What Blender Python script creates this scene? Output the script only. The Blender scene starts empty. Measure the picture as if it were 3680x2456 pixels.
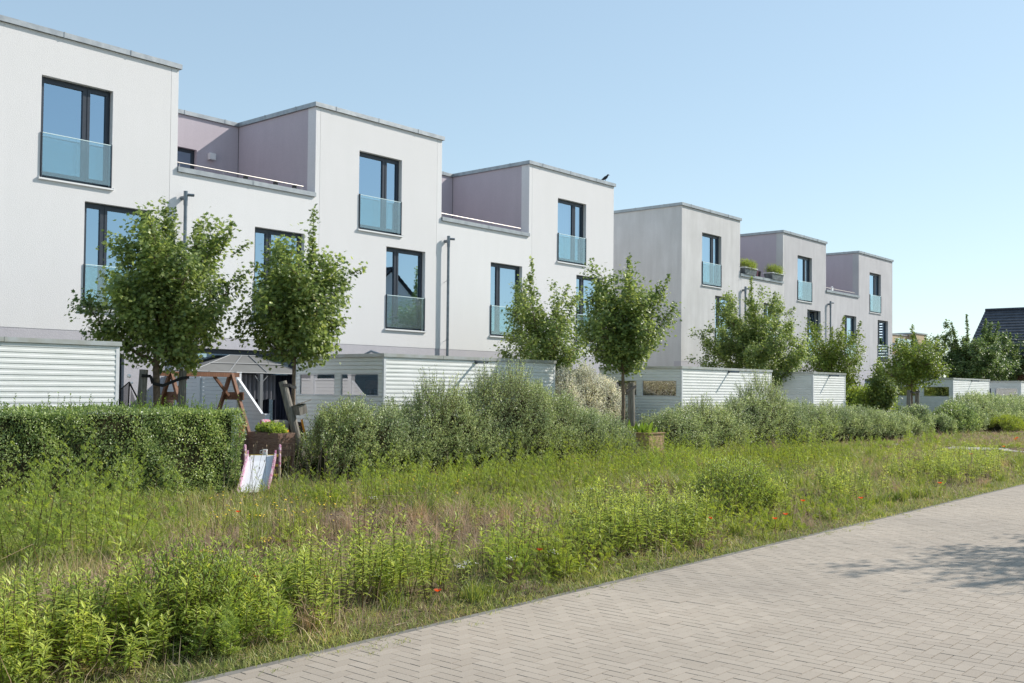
import bpy, math, random
import numpy as np
from mathutils import Vector, Matrix
random.seed(7); RNG = np.random.default_rng(7)
S = bpy.context.scene
COL = S.collection
R = math.radians

# ------------------------------------------------------------------ camera
cam = bpy.data.cameras.new('camera'); co = bpy.data.objects.new('camera', cam); COL.objects.link(co)
yaw, pit, rol = R(49.293), R(1.43), R(0.55)
F_ = Vector((math.sin(yaw)*math.cos(pit), math.cos(yaw)*math.cos(pit), math.sin(pit)))
R0 = Vector((math.cos(yaw), -math.sin(yaw), 0)); U0 = R0.cross(F_)
RR = R0*math.cos(rol)+U0*math.sin(rol); UU = U0*math.cos(rol)-R0*math.sin(rol)
m = Matrix((RR, UU, -F_)).transposed().to_4x4(); m.translation = Vector((0, 0, 1.65))
co.matrix_world = m
cam.sensor_width = 36; cam.lens = 3674.8/3680*36; cam.shift_y = (1304.85-1228)/3680
cam.clip_end = 2000; cam.clip_start = .05
S.camera = co
# ------------------------------------------------------------------ light
SUN = Vector((.84, -.39, .70)).normalized()
EL = math.asin(SUN.z); AZ = math.atan2(SUN.x, SUN.y)
w = bpy.data.worlds.new('World'); S.world = w; w.use_nodes = True
nt = w.node_tree; bg = nt.nodes['Background']; sky = nt.nodes.new('ShaderNodeTexSky')
sky.sky_type = 'NISHITA'; sky.sun_disc = False; sky.sun_elevation = EL; sky.sun_rotation = AZ
sky.air_density = 1.0; sky.dust_density = 0.3; sky.ozone_density = 1.6; sky.altitude = 50
gmn = nt.nodes.new('ShaderNodeGamma'); gmn.inputs[1].default_value = .52; nt.links.new(sky.outputs[0], gmn.inputs[0])
mlt = nt.nodes.new('ShaderNodeMix'); mlt.data_type = 'RGBA'; mlt.blend_type = 'MULTIPLY'; mlt.inputs[0].default_value = 1; mlt.inputs[7].default_value = (1.80, 2.02, 2.08, 1)
nt.links.new(gmn.outputs[0], mlt.inputs[6]); nt.links.new(mlt.outputs[2], bg.inputs[0]); bg.inputs[1].default_value = 0.135
sl = bpy.data.lights.new('sun', 'SUN'); sl.energy = 4.45; sl.angle = R(.53); sl.color = (1, .94, .86)
so = bpy.data.objects.new('sun', sl); COL.objects.link(so)
so.rotation_euler = (-SUN).to_track_quat('-Z', 'Y').to_euler()
S.view_settings.view_transform = 'Standard'; S.view_settings.look = 'None'
S.view_settings.gamma = 1; S.view_settings.exposure = 0.40
S.render.engine = 'CYCLES'
S.cycles.max_bounces = 7; S.cycles.transparent_max_bounces = 12; S.cycles.diffuse_bounces = 3

# ------------------------------------------------------------------ helpers
class MB:
    def __init__(s): s.v = []; s.f = []; s.m = []
    def quad(s, a, b, c, d, mi=0):
        n = len(s.v); s.v += [a, b, c, d]; s.f.append((n, n+1, n+2, n+3)); s.m.append(mi)
    def poly(s, pts, mi=0):
        n = len(s.v); s.v += list(pts); s.f.append(tuple(range(n, n+len(pts)))); s.m.append(mi)
    def box(s, x0, x1, y0, y1, z0, z1, mi=0):
        n = len(s.v)
        s.v += [(x0,y0,z0),(x1,y0,z0),(x1,y1,z0),(x0,y1,z0),(x0,y0,z1),(x1,y0,z1),(x1,y1,z1),(x0,y1,z1)]
        for q in ((0,3,2,1),(4,5,6,7),(0,1,5,4),(1,2,6,5),(2,3,7,6),(3,0,4,7)):
            s.f.append(tuple(n+i for i in q)); s.m.append(mi)
    def obox(s, c, ax, ay, az, mi=0):        # oriented box, half-extent vectors
        c = Vector(c); ax = Vector(ax); ay = Vector(ay); az = Vector(az); n = len(s.v)
        for k in (-1, 1):
            for i, j in ((-1,-1),(1,-1),(1,1),(-1,1)): s.v.append(tuple(c+ax*i+ay*j+az*k))
        for q in ((0,3,2,1),(4,5,6,7),(0,1,5,4),(1,2,6,5),(2,3,7,6),(3,0,4,7)):
            s.f.append(tuple(n+i for i in q)); s.m.append(mi)
    def bar(s, a, b, w, h, mi=0, up=(0,0,1)):
        a = Vector(a); b = Vector(b); d = (b-a); L = d.length; d.normalize(); u = Vector(up)
        if abs(d.dot(u)) > .98: u = Vector((0,1,0))
        sx = d.cross(u).normalized(); sz = sx.cross(d)
        s.obox((a+b)/2, sx*w/2, d*L/2, sz*h/2, mi)
    def tube(s, pts, rad, seg=8, mi=0, caps=True):
        pts = [Vector(p) for p in pts]; n0 = len(s.v)
        if not hasattr(rad, '__len__'): rad = [rad]*len(pts)
        for i, p in enumerate(pts):
            d = (pts[min(i+1, len(pts)-1)]-pts[max(i-1, 0)]).normalized()
            u = Vector((0,0,1)) if abs(d.z) < .95 else Vector((0,1,0))
            a = d.cross(u).normalized(); b = a.cross(d)
            for k in range(seg):
                t = 2*math.pi*k/seg; s.v.append(tuple(p+(a*math.cos(t)+b*math.sin(t))*rad[i]))
        for i in range(len(pts)-1):
            for k in range(seg):
                k2 = (k+1) % seg
                s.f.append((n0+i*seg+k, n0+i*seg+k2, n0+(i+1)*seg+k2, n0+(i+1)*seg+k)); s.m.append(mi)
        if caps:
            s.f.append(tuple(n0+k for k in range(seg))[::-1]); s.m.append(mi)
            s.f.append(tuple(n0+(len(pts)-1)*seg+k for k in range(seg))); s.m.append(mi)
    def ball(s, c, r, mi=0, seg=10, rings=6, sz=1):
        pts = [Vector(c)+Vector((0,0,-r*sz*math.cos(math.pi*i/rings))) for i in range(rings+1)]
        s.tube(pts, [max(.0005, r*math.sin(math.pi*i/rings)) for i in range(rings+1)], seg, mi)
    def build(s, name, mats, parent=None, smooth=False, bevel=0):
        me = bpy.data.meshes.new(name); me.from_pydata([tuple(p) for p in s.v], [], s.f)
        if not isinstance(mats, (list, tuple)): mats = [mats]
        for q in mats: me.materials.append(q)
        if len(mats) > 1: me.polygons.foreach_set('material_index', s.m)
        if smooth: me.shade_smooth()
        me.update()
        o = bpy.data.objects.new(name, me); COL.objects.link(o)
        if parent: o.parent = parent
        if bevel:
            b = o.modifiers.new('bevel', 'BEVEL'); b.width = bevel; b.segments = 2; b.limit_method = 'ANGLE'
        return o
def tag(o, label=None, cat=None, group=None, kind=None):
    if label: o['label'] = label
    if cat: o['category'] = cat
    if group: o['group'] = group
    if kind: o['kind'] = kind
    return o
def thing(name, label, cat, group=None, loc=(0,0,0)):
    o = bpy.data.objects.new(name, None); COL.objects.link(o); o.location = loc; o.empty_display_size = .2
    return tag(o, label, cat, group)
def np_mesh(name, V, Tt, mats, mi=None, parent=None, smooth=False, attrs=None):
    V = np.asarray(V, np.float32); Tt = np.asarray(Tt, np.int32); k = Tt.shape[1]
    me = bpy.data.meshes.new(name)
    me.vertices.add(len(V)); me.vertices.foreach_set('co', V.ravel())
    me.loops.add(Tt.size); me.loops.foreach_set('vertex_index', Tt.ravel())
    me.polygons.add(len(Tt)); me.polygons.foreach_set('loop_start', np.arange(0, Tt.size, k, dtype=np.int32))
    me.polygons.foreach_set('loop_total', np.full(len(Tt), k, np.int32))
    if not isinstance(mats, (list, tuple)): mats = [mats]
    for q in mats: me.materials.append(q)
    if mi is not None: me.polygons.foreach_set('material_index', np.asarray(mi, np.int32))
    me.update(calc_edges=True)
    (me.shade_smooth if smooth else me.shade_flat)()
    o = bpy.data.objects.new(name, me); COL.objects.link(o)
    if parent: o.parent = parent
    return o

# ------------------------------------------------------------------ materials
def new_mat(name):
    m = bpy.data.materials.new(name); m.use_nodes = True; n = m.node_tree
    return m, n, n.nodes['Principled BSDF']
def N(n, t, **k):
    x = n.nodes.new(t)
    for a, b in k.items(): setattr(x, a, b)
    return x
def ramp(n, pts):
    r = N(n, 'ShaderNodeValToRGB'); e = r.color_ramp.elements
    while len(e) < len(pts): e.new(.5)
    for i, (p, c) in enumerate(pts): e[i].position = p; e[i].color = (*c, 1)
    return r
def mat(name, col, rough=.7, metal=0, var=0.0, vscale=3, col2=None, bump=0, bscale=40, spec=.4, stretch=(1,1,1), detail=4):
    m, n, p = new_mat(name); p.inputs['Roughness'].default_value = rough; p.inputs['Metallic'].default_value = metal
    p.inputs['Specular IOR Level'].default_value = spec
    p.inputs['Base Color'].default_value = (*col, 1)
    tc = N(n, 'ShaderNodeTexCoord'); mp = N(n, 'ShaderNodeMapping'); mp.inputs['Scale'].default_value = stretch
    n.links.new(tc.outputs['Object'], mp.inputs[0])
    if var or col2:
        nz = N(n, 'ShaderNodeTexNoise'); nz.inputs['Scale'].default_value = vscale; nz.inputs['Detail'].default_value = detail
        n.links.new(mp.outputs[0], nz.inputs[0])
        c2 = col2 or tuple(c*(1-var) for c in col)
        r = ramp(n, [(.35, c2), (.65, col)]); n.links.new(nz.outputs[0], r.inputs[0]); n.links.new(r.outputs[0], p.inputs['Base Color'])
    if bump:
        nb = N(n, 'ShaderNodeTexNoise'); nb.inputs['Scale'].default_value = bscale; nb.inputs['Detail'].default_value = 4
        n.links.new(mp.outputs[0], nb.inputs[0]); b = N(n, 'ShaderNodeBump'); b.inputs['Strength'].default_value = bump; b.inputs['Distance'].default_value = .02
        n.links.new(nb.outputs[0], b.inputs['Height']); n.links.new(b.outputs[0], p.inputs['Normal'])
    return m
def plaster(name, col, dirty, amount=.5):
    # rough render: grain, soft blotches and rain streaks
    m, n, p = new_mat(name); p.inputs['Roughness'].default_value = .92; p.inputs['Specular IOR Level'].default_value = .15
    tc = N(n, 'ShaderNodeTexCoord')
    a = N(n, 'ShaderNodeTexNoise'); a.inputs['Scale'].default_value = .9; a.inputs['Detail'].default_value = 6; a.inputs['Roughness'].default_value = .6
    n.links.new(tc.outputs['Object'], a.inputs[0])
    mp = N(n, 'ShaderNodeMapping'); mp.inputs['Scale'].default_value = (3, 3, .45); n.links.new(tc.outputs['Object'], mp.inputs[0])
    b = N(n, 'ShaderNodeTexNoise'); b.inputs['Scale'].default_value = 1.4; b.inputs['Detail'].default_value = 5; n.links.new(mp.outputs[0], b.inputs[0])
    mu = N(n, 'ShaderNodeMath', operation='MULTIPLY'); n.links.new(a.outputs[0], mu.inputs[0]); n.links.new(b.outputs[0], mu.inputs[1])
    r = ramp(n, [(.10, (0,0,0)), (.42, (1,1,1))]); n.links.new(mu.outputs[0], r.inputs[0])
    g = N(n, 'ShaderNodeTexNoise'); g.inputs['Scale'].default_value = 55; g.inputs['Detail'].default_value = 3; n.links.new(tc.outputs['Object'], g.inputs[0])
    mx = N(n, 'ShaderNodeMix', data_type='RGBA'); mx.inputs[6].default_value = (*[c*(1-amount)+d*amount for c, d in zip(col, dirty)], 1); mx.inputs[7].default_value = (*col, 1)
    n.links.new(r.outputs[0], mx.inputs[0])
    gm = N(n, 'ShaderNodeMix', data_type='RGBA', blend_type='MULTIPLY'); gm.inputs[0].default_value = .55
    gr = ramp(n, [(.3, (.82,.82,.82)), (.7, (1.06,1.06,1.06))]); n.links.new(g.outputs[0], gr.inputs[0])
    n.links.new(mx.outputs[2], gm.inputs[6]); n.links.new(gr.outputs[0], gm.inputs[7]); n.links.new(gm.outputs[2], p.inputs['Base Color'])
    bp = N(n, 'ShaderNodeBump'); bp.inputs['Strength'].default_value = .35; bp.inputs['Distance'].default_value = .012
    n.links.new(g.outputs[0], bp.inputs['Height']); n.links.new(bp.outputs[0], p.inputs['Normal'])
    return m
def leafmat(name, cols, rough=.45, trans=.3, spec=.5, tcol=None):  # leaf shader
    m, n, p = new_mat(name); p.inputs['Roughness'].default_value = rough; p.inputs['Specular IOR Level'].default_value = spec
    ge = N(n, 'ShaderNodeNewGeometry'); k = len(cols)
    r = ramp(n, [(i/max(1, k-1), c) for i, c in enumerate(cols)]); n.links.new(ge.outputs['Random Per Island'], r.inputs[0])
    # slow variation through the plant mass
    tc = N(n, 'ShaderNodeTexCoord'); nz = N(n, 'ShaderNodeTexNoise'); nz.inputs['Scale'].default_value = 1.3; n.links.new(tc.outputs['Object'], nz.inputs[0])
    rr = ramp(n, [(.3, (.72,.76,.8)), (.7, (1.2,1.16,1.0))]); n.links.new(nz.outputs[0], rr.inputs[0])
    mx = N(n, 'ShaderNodeMix', data_type='RGBA', blend_type='MULTIPLY'); mx.inputs[0].default_value = 1
    n.links.new(r.outputs[0], mx.inputs[6]); n.links.new(rr.outputs[0], mx.inputs[7]); n.links.new(mx.outputs[2], p.inputs['Base Color'])
    if trans:
        t = N(n, 'ShaderNodeBsdfTranslucent'); hs = N(n, 'ShaderNodeHueSaturation'); hs.inputs['Value'].default_value = 1.5; hs.inputs['Hue'].default_value = .495; hs.inputs['Saturation'].default_value = 1.1
        n.links.new(mx.outputs[2], hs.inputs['Color']); n.links.new(hs.outputs[0], t.inputs[0])
        ms = N(n, 'ShaderNodeMixShader'); ms.inputs[0].default_value = trans
        n.links.new(p.outputs[0], ms.inputs[1]); n.links.new(t.outputs[0], ms.inputs[2]); n.links.new(ms.outputs[0], n.nodes['Material Output'].inputs[0])
    return m
def glassmat(name, tint, refl, rcol=(1,1,1), rough=.01, body=None, bodyf=0):
    m, n, p = new_mat(name); n.nodes.remove(p)
    t = N(n, 'ShaderNodeBsdfTransparent'); t.inputs[0].default_value = (*tint, 1)
    g = N(n, 'ShaderNodeBsdfGlossy'); g.inputs[0].default_value = (*rcol, 1); g.inputs['Roughness'].default_value = rough
    base = t
    if body:
        d = N(n, 'ShaderNodeBsdfDiffuse'); d.inputs[0].default_value = (*body, 1); ms0 = N(n, 'ShaderNodeMixShader'); ms0.inputs[0].default_value = bodyf
        n.links.new(t.outputs[0], ms0.inputs[1]); n.links.new(d.outputs[0], ms0.inputs[2]); base = ms0
    lw = N(n, 'ShaderNodeLayerWeight'); pw = N(n, 'ShaderNodeMath', operation='POWER'); pw.inputs[1].default_value = 4; n.links.new(lw.outputs['Facing'], pw.inputs[0])
    ad = N(n, 'ShaderNodeMath', operation='ADD'); ad.inputs[1].default_value = refl+.04; ad.use_clamp = True; n.links.new(pw.outputs[0], ad.inputs[0])
    ms = N(n, 'ShaderNodeMixShader'); n.links.new(ad.outputs[0], ms.inputs[0]); n.links.new(base.outputs[0], ms.inputs[1]); n.links.new(g.outputs[0], ms.inputs[2])
    n.links.new(ms.outputs[0], n.nodes['Material Output'].inputs[0]); return m

M = {}
M['pl_tower'] = plaster('plaster_warm_white', (.79,.775,.775), (.68,.675,.66), .22)
M['pl_terr'] = plaster('plaster_white', (.81,.80,.80), (.73,.72,.72), .3)
M['pl_grey'] = plaster('plaster_greyed_white', (.69,.68,.675), (.52,.51,.50), .7)
M['pl_grey2'] = plaster('plaster_grey', (.60,.59,.60), (.46,.45,.46), .7)
M['mauve'] = plaster('plaster_mauve', (.57,.51,.55), (.48,.43,.47), .5)
M['base'] = plaster('plaster_lavender_grey', (.56,.54,.57), (.46,.44,.48), .4)
M['joint'] = mat('joint_dark', (.10,.10,.11), .9)
M['zinc'] = mat('zinc', (.40,.42,.43), .42, .6, col2=(.30,.32,.335), vscale=5, bump=.1, bscale=9)
M['pipe'] = mat('galvanised_pipe', (.22,.25,.28), .4, .75, var=.25, vscale=8)
M['frame'] = mat('anthracite_frame', (.040,.050,.068), .38, 0, var=.15, vscale=20)
M['sill'] = mat('white_sill', (.80,.80,.80), .4)
M['pane'] = glassmat('window_glass', (.58,.64,.68), .52, (.60,.79,.96))
M['bal'] = glassmat('balustrade_glass', (.84,.94,.94), .08, (.78,.9,.95), .02, body=(.76,.86,.88), bodyf=.07)
M['edge'] = mat('glass_edge', (.75,.9,.9), .2)
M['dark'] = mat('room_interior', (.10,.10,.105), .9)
M['curtain'] = mat('curtain_cloth', (.72,.74,.75), .9, var=.12, vscale=6, stretch=(6,1,.2))
M['blind'] = mat('blind_slats', (.07,.075,.08), .6)
M['steel'] = mat('brushed_steel', (.36,.345,.33), .45, 1)
M['lampw'] = mat('white_plastic', (.78,.78,.78), .4)
M['blackp'] = mat('black_plastic_and_shade', (.03,.03,.032), .5, var=.2)
M['shed'] = mat('white_metal_siding', (.80,.81,.79), .45, 0, col2=(.72,.74,.71), vscale=2.2, stretch=(1,1,3), bump=.05, bscale=6)
M['shedtrim'] = mat('shed_trim', (.72,.74,.75), .4, 0, var=.12, vscale=6)
M['shedroof'] = mat('shed_coping', (.50,.52,.52), .4, .5, col2=(.42,.42,.38), vscale=4)
M['shedglass'] = glassmat('shed_glass', (.50,.44,.44), .28, (.9,.9,.92))
M['wood'] = mat('redbrown_wood', (.26,.125,.075), .7, var=.35, vscale=5, stretch=(8,8,1), bump=.15, bscale=20)
M['wood2'] = mat('weathered_dark_wood', (.17,.09,.06), .8, col2=(.26,.17,.13), vscale=9, stretch=(1,1,7), bump=.3, bscale=25)
M['lightwood'] = mat('larch_boards', (.46,.30,.17), .7, var=.25, vscale=4, stretch=(1,1,9), bump=.1, bscale=20)
M['stake'] = mat('grey_weathered_pine', (.27,.25,.215), .85, col2=(.15,.135,.115), vscale=7, stretch=(6,6,.6), bump=.4, bscale=30)
M['bark'] = mat('young_bark', (.24,.175,.12), .9, col2=(.12,.085,.06), vscale=14, bump=.5, bscale=40)
M['twig'] = mat('twig', (.17,.11,.075), .9)
M['strap'] = mat('black_rubber_strap', (.012,.012,.013), .7)
M['pvc'] = mat('white_pvc_board', (.80,.82,.86), .35)
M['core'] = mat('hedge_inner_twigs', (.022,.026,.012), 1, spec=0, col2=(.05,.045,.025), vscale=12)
M['canvas'] = mat('grey_polycarbonate', (.15,.15,.145), .5, var=.1)
M['alu'] = mat('grey_aluminium', (.20,.21,.22), .5, 0)
M['slide'] = mat('white_slide_plastic', (.74,.76,.80), .45, var=.06)
M['pink'] = mat('magenta_plastic', (.36,.07,.20), .5, col2=(.60,.50,.54), vscale=25)
M['cream'] = mat('cream_plastic', (.66,.60,.52), .5, col2=(.55,.33,.10), vscale=7)
M['yellow'] = mat('yellow_plastic', (.80,.62,.10), .5)
M['orange'] = mat('orange_fabric', (.80,.36,.05), .8)
M['mug'] = mat('white_mug', (.85,.85,.84), .25)
M['red'] = mat('red_plastic', (.65,.06,.035), .5)
M['terracotta'] = mat('terracotta', (.50,.20,.10), .8, var=.2)
M['purple'] = mat('purple_pot', (.20,.08,.11), .5)
M['planter'] = mat('dark_grey_planter', (.10,.115,.125), .5, col2=(.20,.23,.24), vscale=5, bump=.1)
M['wicker'] = mat('brown_wicker', (.06,.04,.032), .8, bump=1, bscale=60)
M['cushion'] = mat('pink_floral_cushion', (.72,.62,.66), .95, col2=(.55,.05,.15), vscale=26)
M['cush2'] = mat('taupe_cushion', (.40,.35,.31), .95, var=.3, vscale=10)
M['drape'] = mat('grey_drape', (.22,.22,.25), .95, var=.3, vscale=3, stretch=(14,1,.3))
M['drape2'] = mat('navy_drape', (.025,.03,.055), .95, var=.3, vscale=3, stretch=(14,1,.3))
M['teal'] = mat('teal_rope', (.01,.16,.20), .7)
M['mint'] = mat('mint_plastic', (.14,.55,.25), .5)
M['brown'] = mat('brown_wicker_globe', (.07,.045,.035), .95, bump=1, bscale=50)
M['net'] = glassmat('black_net', (.55,.55,.56), 0, (.1,.1,.1), .9, body=(.03,.03,.03), bodyf=.35)
M['crow'] = mat('dark_feathers', (.02,.022,.03), .55)
M['yellowwall'] = plaster('plaster_ochre', (.56,.44,.30), (.46,.36,.25), .4)
M['tealglass'] = glassmat('teal_balcony_glass', (.5,.7,.75), .35, (.8,.95,1))
M['concrete'] = mat('concrete_slabs', (.43,.41,.38), .9, var=.2, vscale=3, bump=.2, bscale=60)
M['darkwall'] = plaster('plaster_dark_grey', (.16,.17,.19), (.12,.12,.13), .4)
M['brickwall'] = mat('far_brick', (.30,.15,.10), .9, var=.3, vscale=6)
M['whitepaint'] = mat('white_paint', (.8,.8,.8), .5)
M['rooflight'] = glassmat('rooflight_glass', (.2,.25,.3), .5, (.8,.9,1))

def tile_mat():
    m, n, p = new_mat('dark_roof_tiles'); p.inputs['Roughness'].default_value = .45
    tc = N(n, 'ShaderNodeTexCoord'); nz = N(n, 'ShaderNodeTexNoise'); nz.inputs['Scale'].default_value = 2.5; nz.inputs['Detail'].default_value = 5
    n.links.new(tc.outputs['Object'], nz.inputs[0]); r = ramp(n, [(.3, (.022,.026,.036)), (.7, (.05,.056,.072))]); n.links.new(nz.outputs[0], r.inputs[0])
    n.links.new(r.outputs[0], p.inputs['Base Color']); return m
M['tile'] = tile_mat()

# ------------------------------------------------------------------ ground, road, path
def ground_mat():
    m, n, p = new_mat('soil_and_litter'); p.inputs['Roughness'].default_value = .98; p.inputs['Specular IOR Level'].default_value = .1
    tc = N(n, 'ShaderNodeTexCoord')
    a = N(n, 'ShaderNodeTexNoise'); a.inputs['Scale'].default_value = .7; a.inputs['Detail'].default_value = 8; n.links.new(tc.outputs['Object'], a.inputs[0])
    b = N(n, 'ShaderNodeTexNoise'); b.inputs['Scale'].default_value = 35; b.inputs['Detail'].default_value = 5; n.links.new(tc.outputs['Object'], b.inputs[0])
    r = ramp(n, [(.35, (.085,.10,.035)), (.5, (.12,.105,.05)), (.62, (.19,.145,.10))]); n.links.new(a.outputs[0], r.inputs[0])
    r2 = ramp(n, [(.3, (.45,.42,.4)), (.7, (1.25,1.2,1.15))]); n.links.new(b.outputs[0], r2.inputs[0])
    mx = N(n, 'ShaderNodeMix', data_type='RGBA', blend_type='MULTIPLY'); mx.inputs[0].default_value = 1
    n.links.new(r.outputs[0], mx.inputs[6]); n.links.new(r2.outputs[0], mx.inputs[7]); n.links.new(mx.outputs[2], p.inputs['Base Color'])
    bp = N(n, 'ShaderNodeBump'); bp.inputs['Distance'].default_value = .04; bp.inputs['Strength'].default_value = .8; n.links.new(b.outputs[0], bp.inputs['Height']); n.links.new(bp.outputs[0], p.inputs['Normal'])
    return m
g = MB(); g.quad((-400,-400,-.03),(900,-400,-.03),(900,900,-.03),(-400,900,-.03))
tag(g.build('ground', ground_mat()), kind='structure')
# garden ground with gentle bumps
nx, ny = 240, 70
xs = np.linspace(-8, 75, nx); ys = np.linspace(5.12, 21.75, ny); X, Yg = np.meshgrid(xs, ys)
def gh(x, y):
    e = np.clip((y-5.3)/1.5, 0, 1)
    return e*(.035*np.sin(x*1.1+.5*y)+.03*np.sin(y*1.7-x*.35)+.025*np.sin(x*2.3+1.2)*np.cos(y*2.1)+.03)-.012
Zg = gh(X, Yg); V = np.stack([X, Yg, Zg], -1).reshape(-1, 3)
i = np.arange(ny-1)[:, None]*nx+np.arange(nx-1)[None]; Q = np.stack([i, i+1, i+nx+1, i+nx], -1).reshape(-1, 4)
gm = ground_mat()
tag(np_mesh('soil', V, Q, gm, smooth=True), kind='structure')

def brick_mat():
    m, n, p = new_mat('concrete_pavers'); p.inputs['Roughness'].default_value = .85; p.inputs['Specular IOR Level'].default_value = .3
    ge = N(n, 'ShaderNodeNewGeometry'); tc = N(n, 'ShaderNodeTexCoord')
    r = ramp(n, [(0, (.350,.300,.246)), (.5, (.368,.318,.262)), (1, (.388,.336,.278))]); n.links.new(ge.outputs['Random Per Island'], r.inputs[0])
    a = N(n, 'ShaderNodeTexNoise'); a.inputs['Scale'].default_value = .35; a.inputs['Detail'].default_value = 5; n.links.new(tc.outputs['Object'], a.inputs[0])
    b = N(n, 'ShaderNodeTexNoise'); b.inputs['Scale'].default_value = 140; b.inputs['Detail'].default_value = 3; n.links.new(tc.outputs['Object'], b.inputs[0])
    ra = ramp(n, [(.3, (.86,.86,.86)), (.7, (1.1,1.09,1.07))]); n.links.new(a.outputs[0], ra.inputs[0])
    rb = ramp(n, [(.3, (.8,.8,.8)), (.7, (1.15,1.15,1.15))]); n.links.new(b.outputs[0], rb.inputs[0])
    m1 = N(n, 'ShaderNodeMix', data_type='RGBA', blend_type='MULTIPLY'); m1.inputs[0].default_value = 1
    m2 = N(n, 'ShaderNodeMix', data_type='RGBA', blend_type='MULTIPLY'); m2.inputs[0].default_value = .6
    n.links.new(r.outputs[0], m1.inputs[6]); n.links.new(ra.outputs[0], m1.inputs[7]); n.links.new(m1.outputs[2], m2.inputs[6]); n.links.new(rb.outputs[0], m2.inputs[7])
    n.links.new(m2.outputs[2], p.inputs['Base Color'])
    bp = N(n, 'ShaderNodeBump'); bp.inputs['Strength'].default_value = .25; bp.inputs['Distance'].default_value = .003; n.links.new(b.outputs[0], bp.inputs['Height']); n.links.new(bp.outputs[0], p.inputs['Normal'])
    return m
M['paver'] = brick_mat()
M['sand'] = mat('joint_sand', (.10,.088,.07), 1, var=.3, vscale=20)
def pavers():
    U = .0875; x0, x1, y0, y1 = -1.5, 46.0, -2.1, 5.02
    I, J = np.meshgrid(np.arange(int((x1-x0)/U)), np.arange(int((y1-y0)/U)+2), indexing='ij')
    k = (I-J) % 4
    h = k == 0; v = k == 3
    cx = np.concatenate([x0+(I[h]+1)*U, x0+(I[v]+.5)*U]); cy = np.concatenate([y0+(J[h]+.5)*U, y0+(J[v]+1)*U])
    hx = np.concatenate([np.full(h.sum(), U), np.full(v.sum(), U/2)]); hy = np.concatenate([np.full(h.sum(), U/2), np.full(v.sum(), U)])
    top = np.minimum(cy+hy, 5.044); bot = cy-hy; keep = top-bot > .015; cy, hy = (top+bot)/2, (top-bot)/2; cx, cy, hx, hy = cx[keep], cy[keep], hx[keep], hy[keep]
    n = len(cx); gap = .0016; bv = .0012
    gj = RNG.uniform(0, .0010, n)+(RNG.random(n) < .10)*.0014; dz = RNG.normal(0, .0006, n); tx = RNG.normal(0, .0022, n); ty = RNG.normal(0, .0022, n)
    out = []
    for zz, ins in ((-.03, 0), (-.003, 0), (0, bv)):
        for sx, sy in ((-1,-1),(1,-1),(1,1),(-1,1)):
            ax = sx*(hx-gap-gj-ins); ay = sy*(hy-gap-gj-ins)
            out.append(np.stack([cx+ax, cy+ay, zz+dz+ax*tx+ay*ty], -1))
    V = np.stack(out, 1)
    F = [(8,9,10,11)]
    for b in (0, 4):
        for q in range(4): F.append((b+q, b+(q+1)%4, b+4+(q+1)%4, b+4+q))
    F = np.array(F)[None]+(np.arange(n)*12)[:, None, None]
    tag(np_mesh('road', V.reshape(-1, 3), F.reshape(-1, 4), M['paver']), kind='structure')
pavers()
b = MB(); b.quad((-60,-9,-.009),(200,-9,-.009),(200,5.05,-.009),(-60,5.05,-.009)); tag(b.build('road_joint_sand', M['sand']), kind='structure')
b = MB(); b.quad((46,-9,-.004),(200,-9,-.004),(200,5.03,-.004),(46,5.03,-.004)); b.quad((-60,-9,-.004),(46,-9,-.004),(46,-2.1,-.004),(-60,-2.1,-.004)); b.quad((-60,-2.1,-.004),(-1.5,-2.1,-.004),(-1.5,5.03,-.004),(-60,5.03,-.004))
tag(b.build('road_beyond', mat('far_pavers', (.36,.33,.30), .9, var=.12, vscale=6)), kind='structure')
b = MB(); x = -20.
while x < 80: b.box(x+.003, x+.997, 5.045, 5.105, -.05, -.001+random.uniform(-.002,.003)); x += 1
tag(b.build('kerb', mat('kerb_concrete', (.20,.185,.165), .9, var=.3, vscale=5, bump=.2)), kind='structure')
b = MB()
for j in range(14):
    for i_ in range(3):
        y = 5.2+j*.47; xx = 30.55+i_*.46
        b.box(xx+.004, xx+.456, y+.004, y+.466, -.03, .045+random.uniform(-.003,.003))
tag(b.build('garden_path', M['concrete']), kind='structure')

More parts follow.
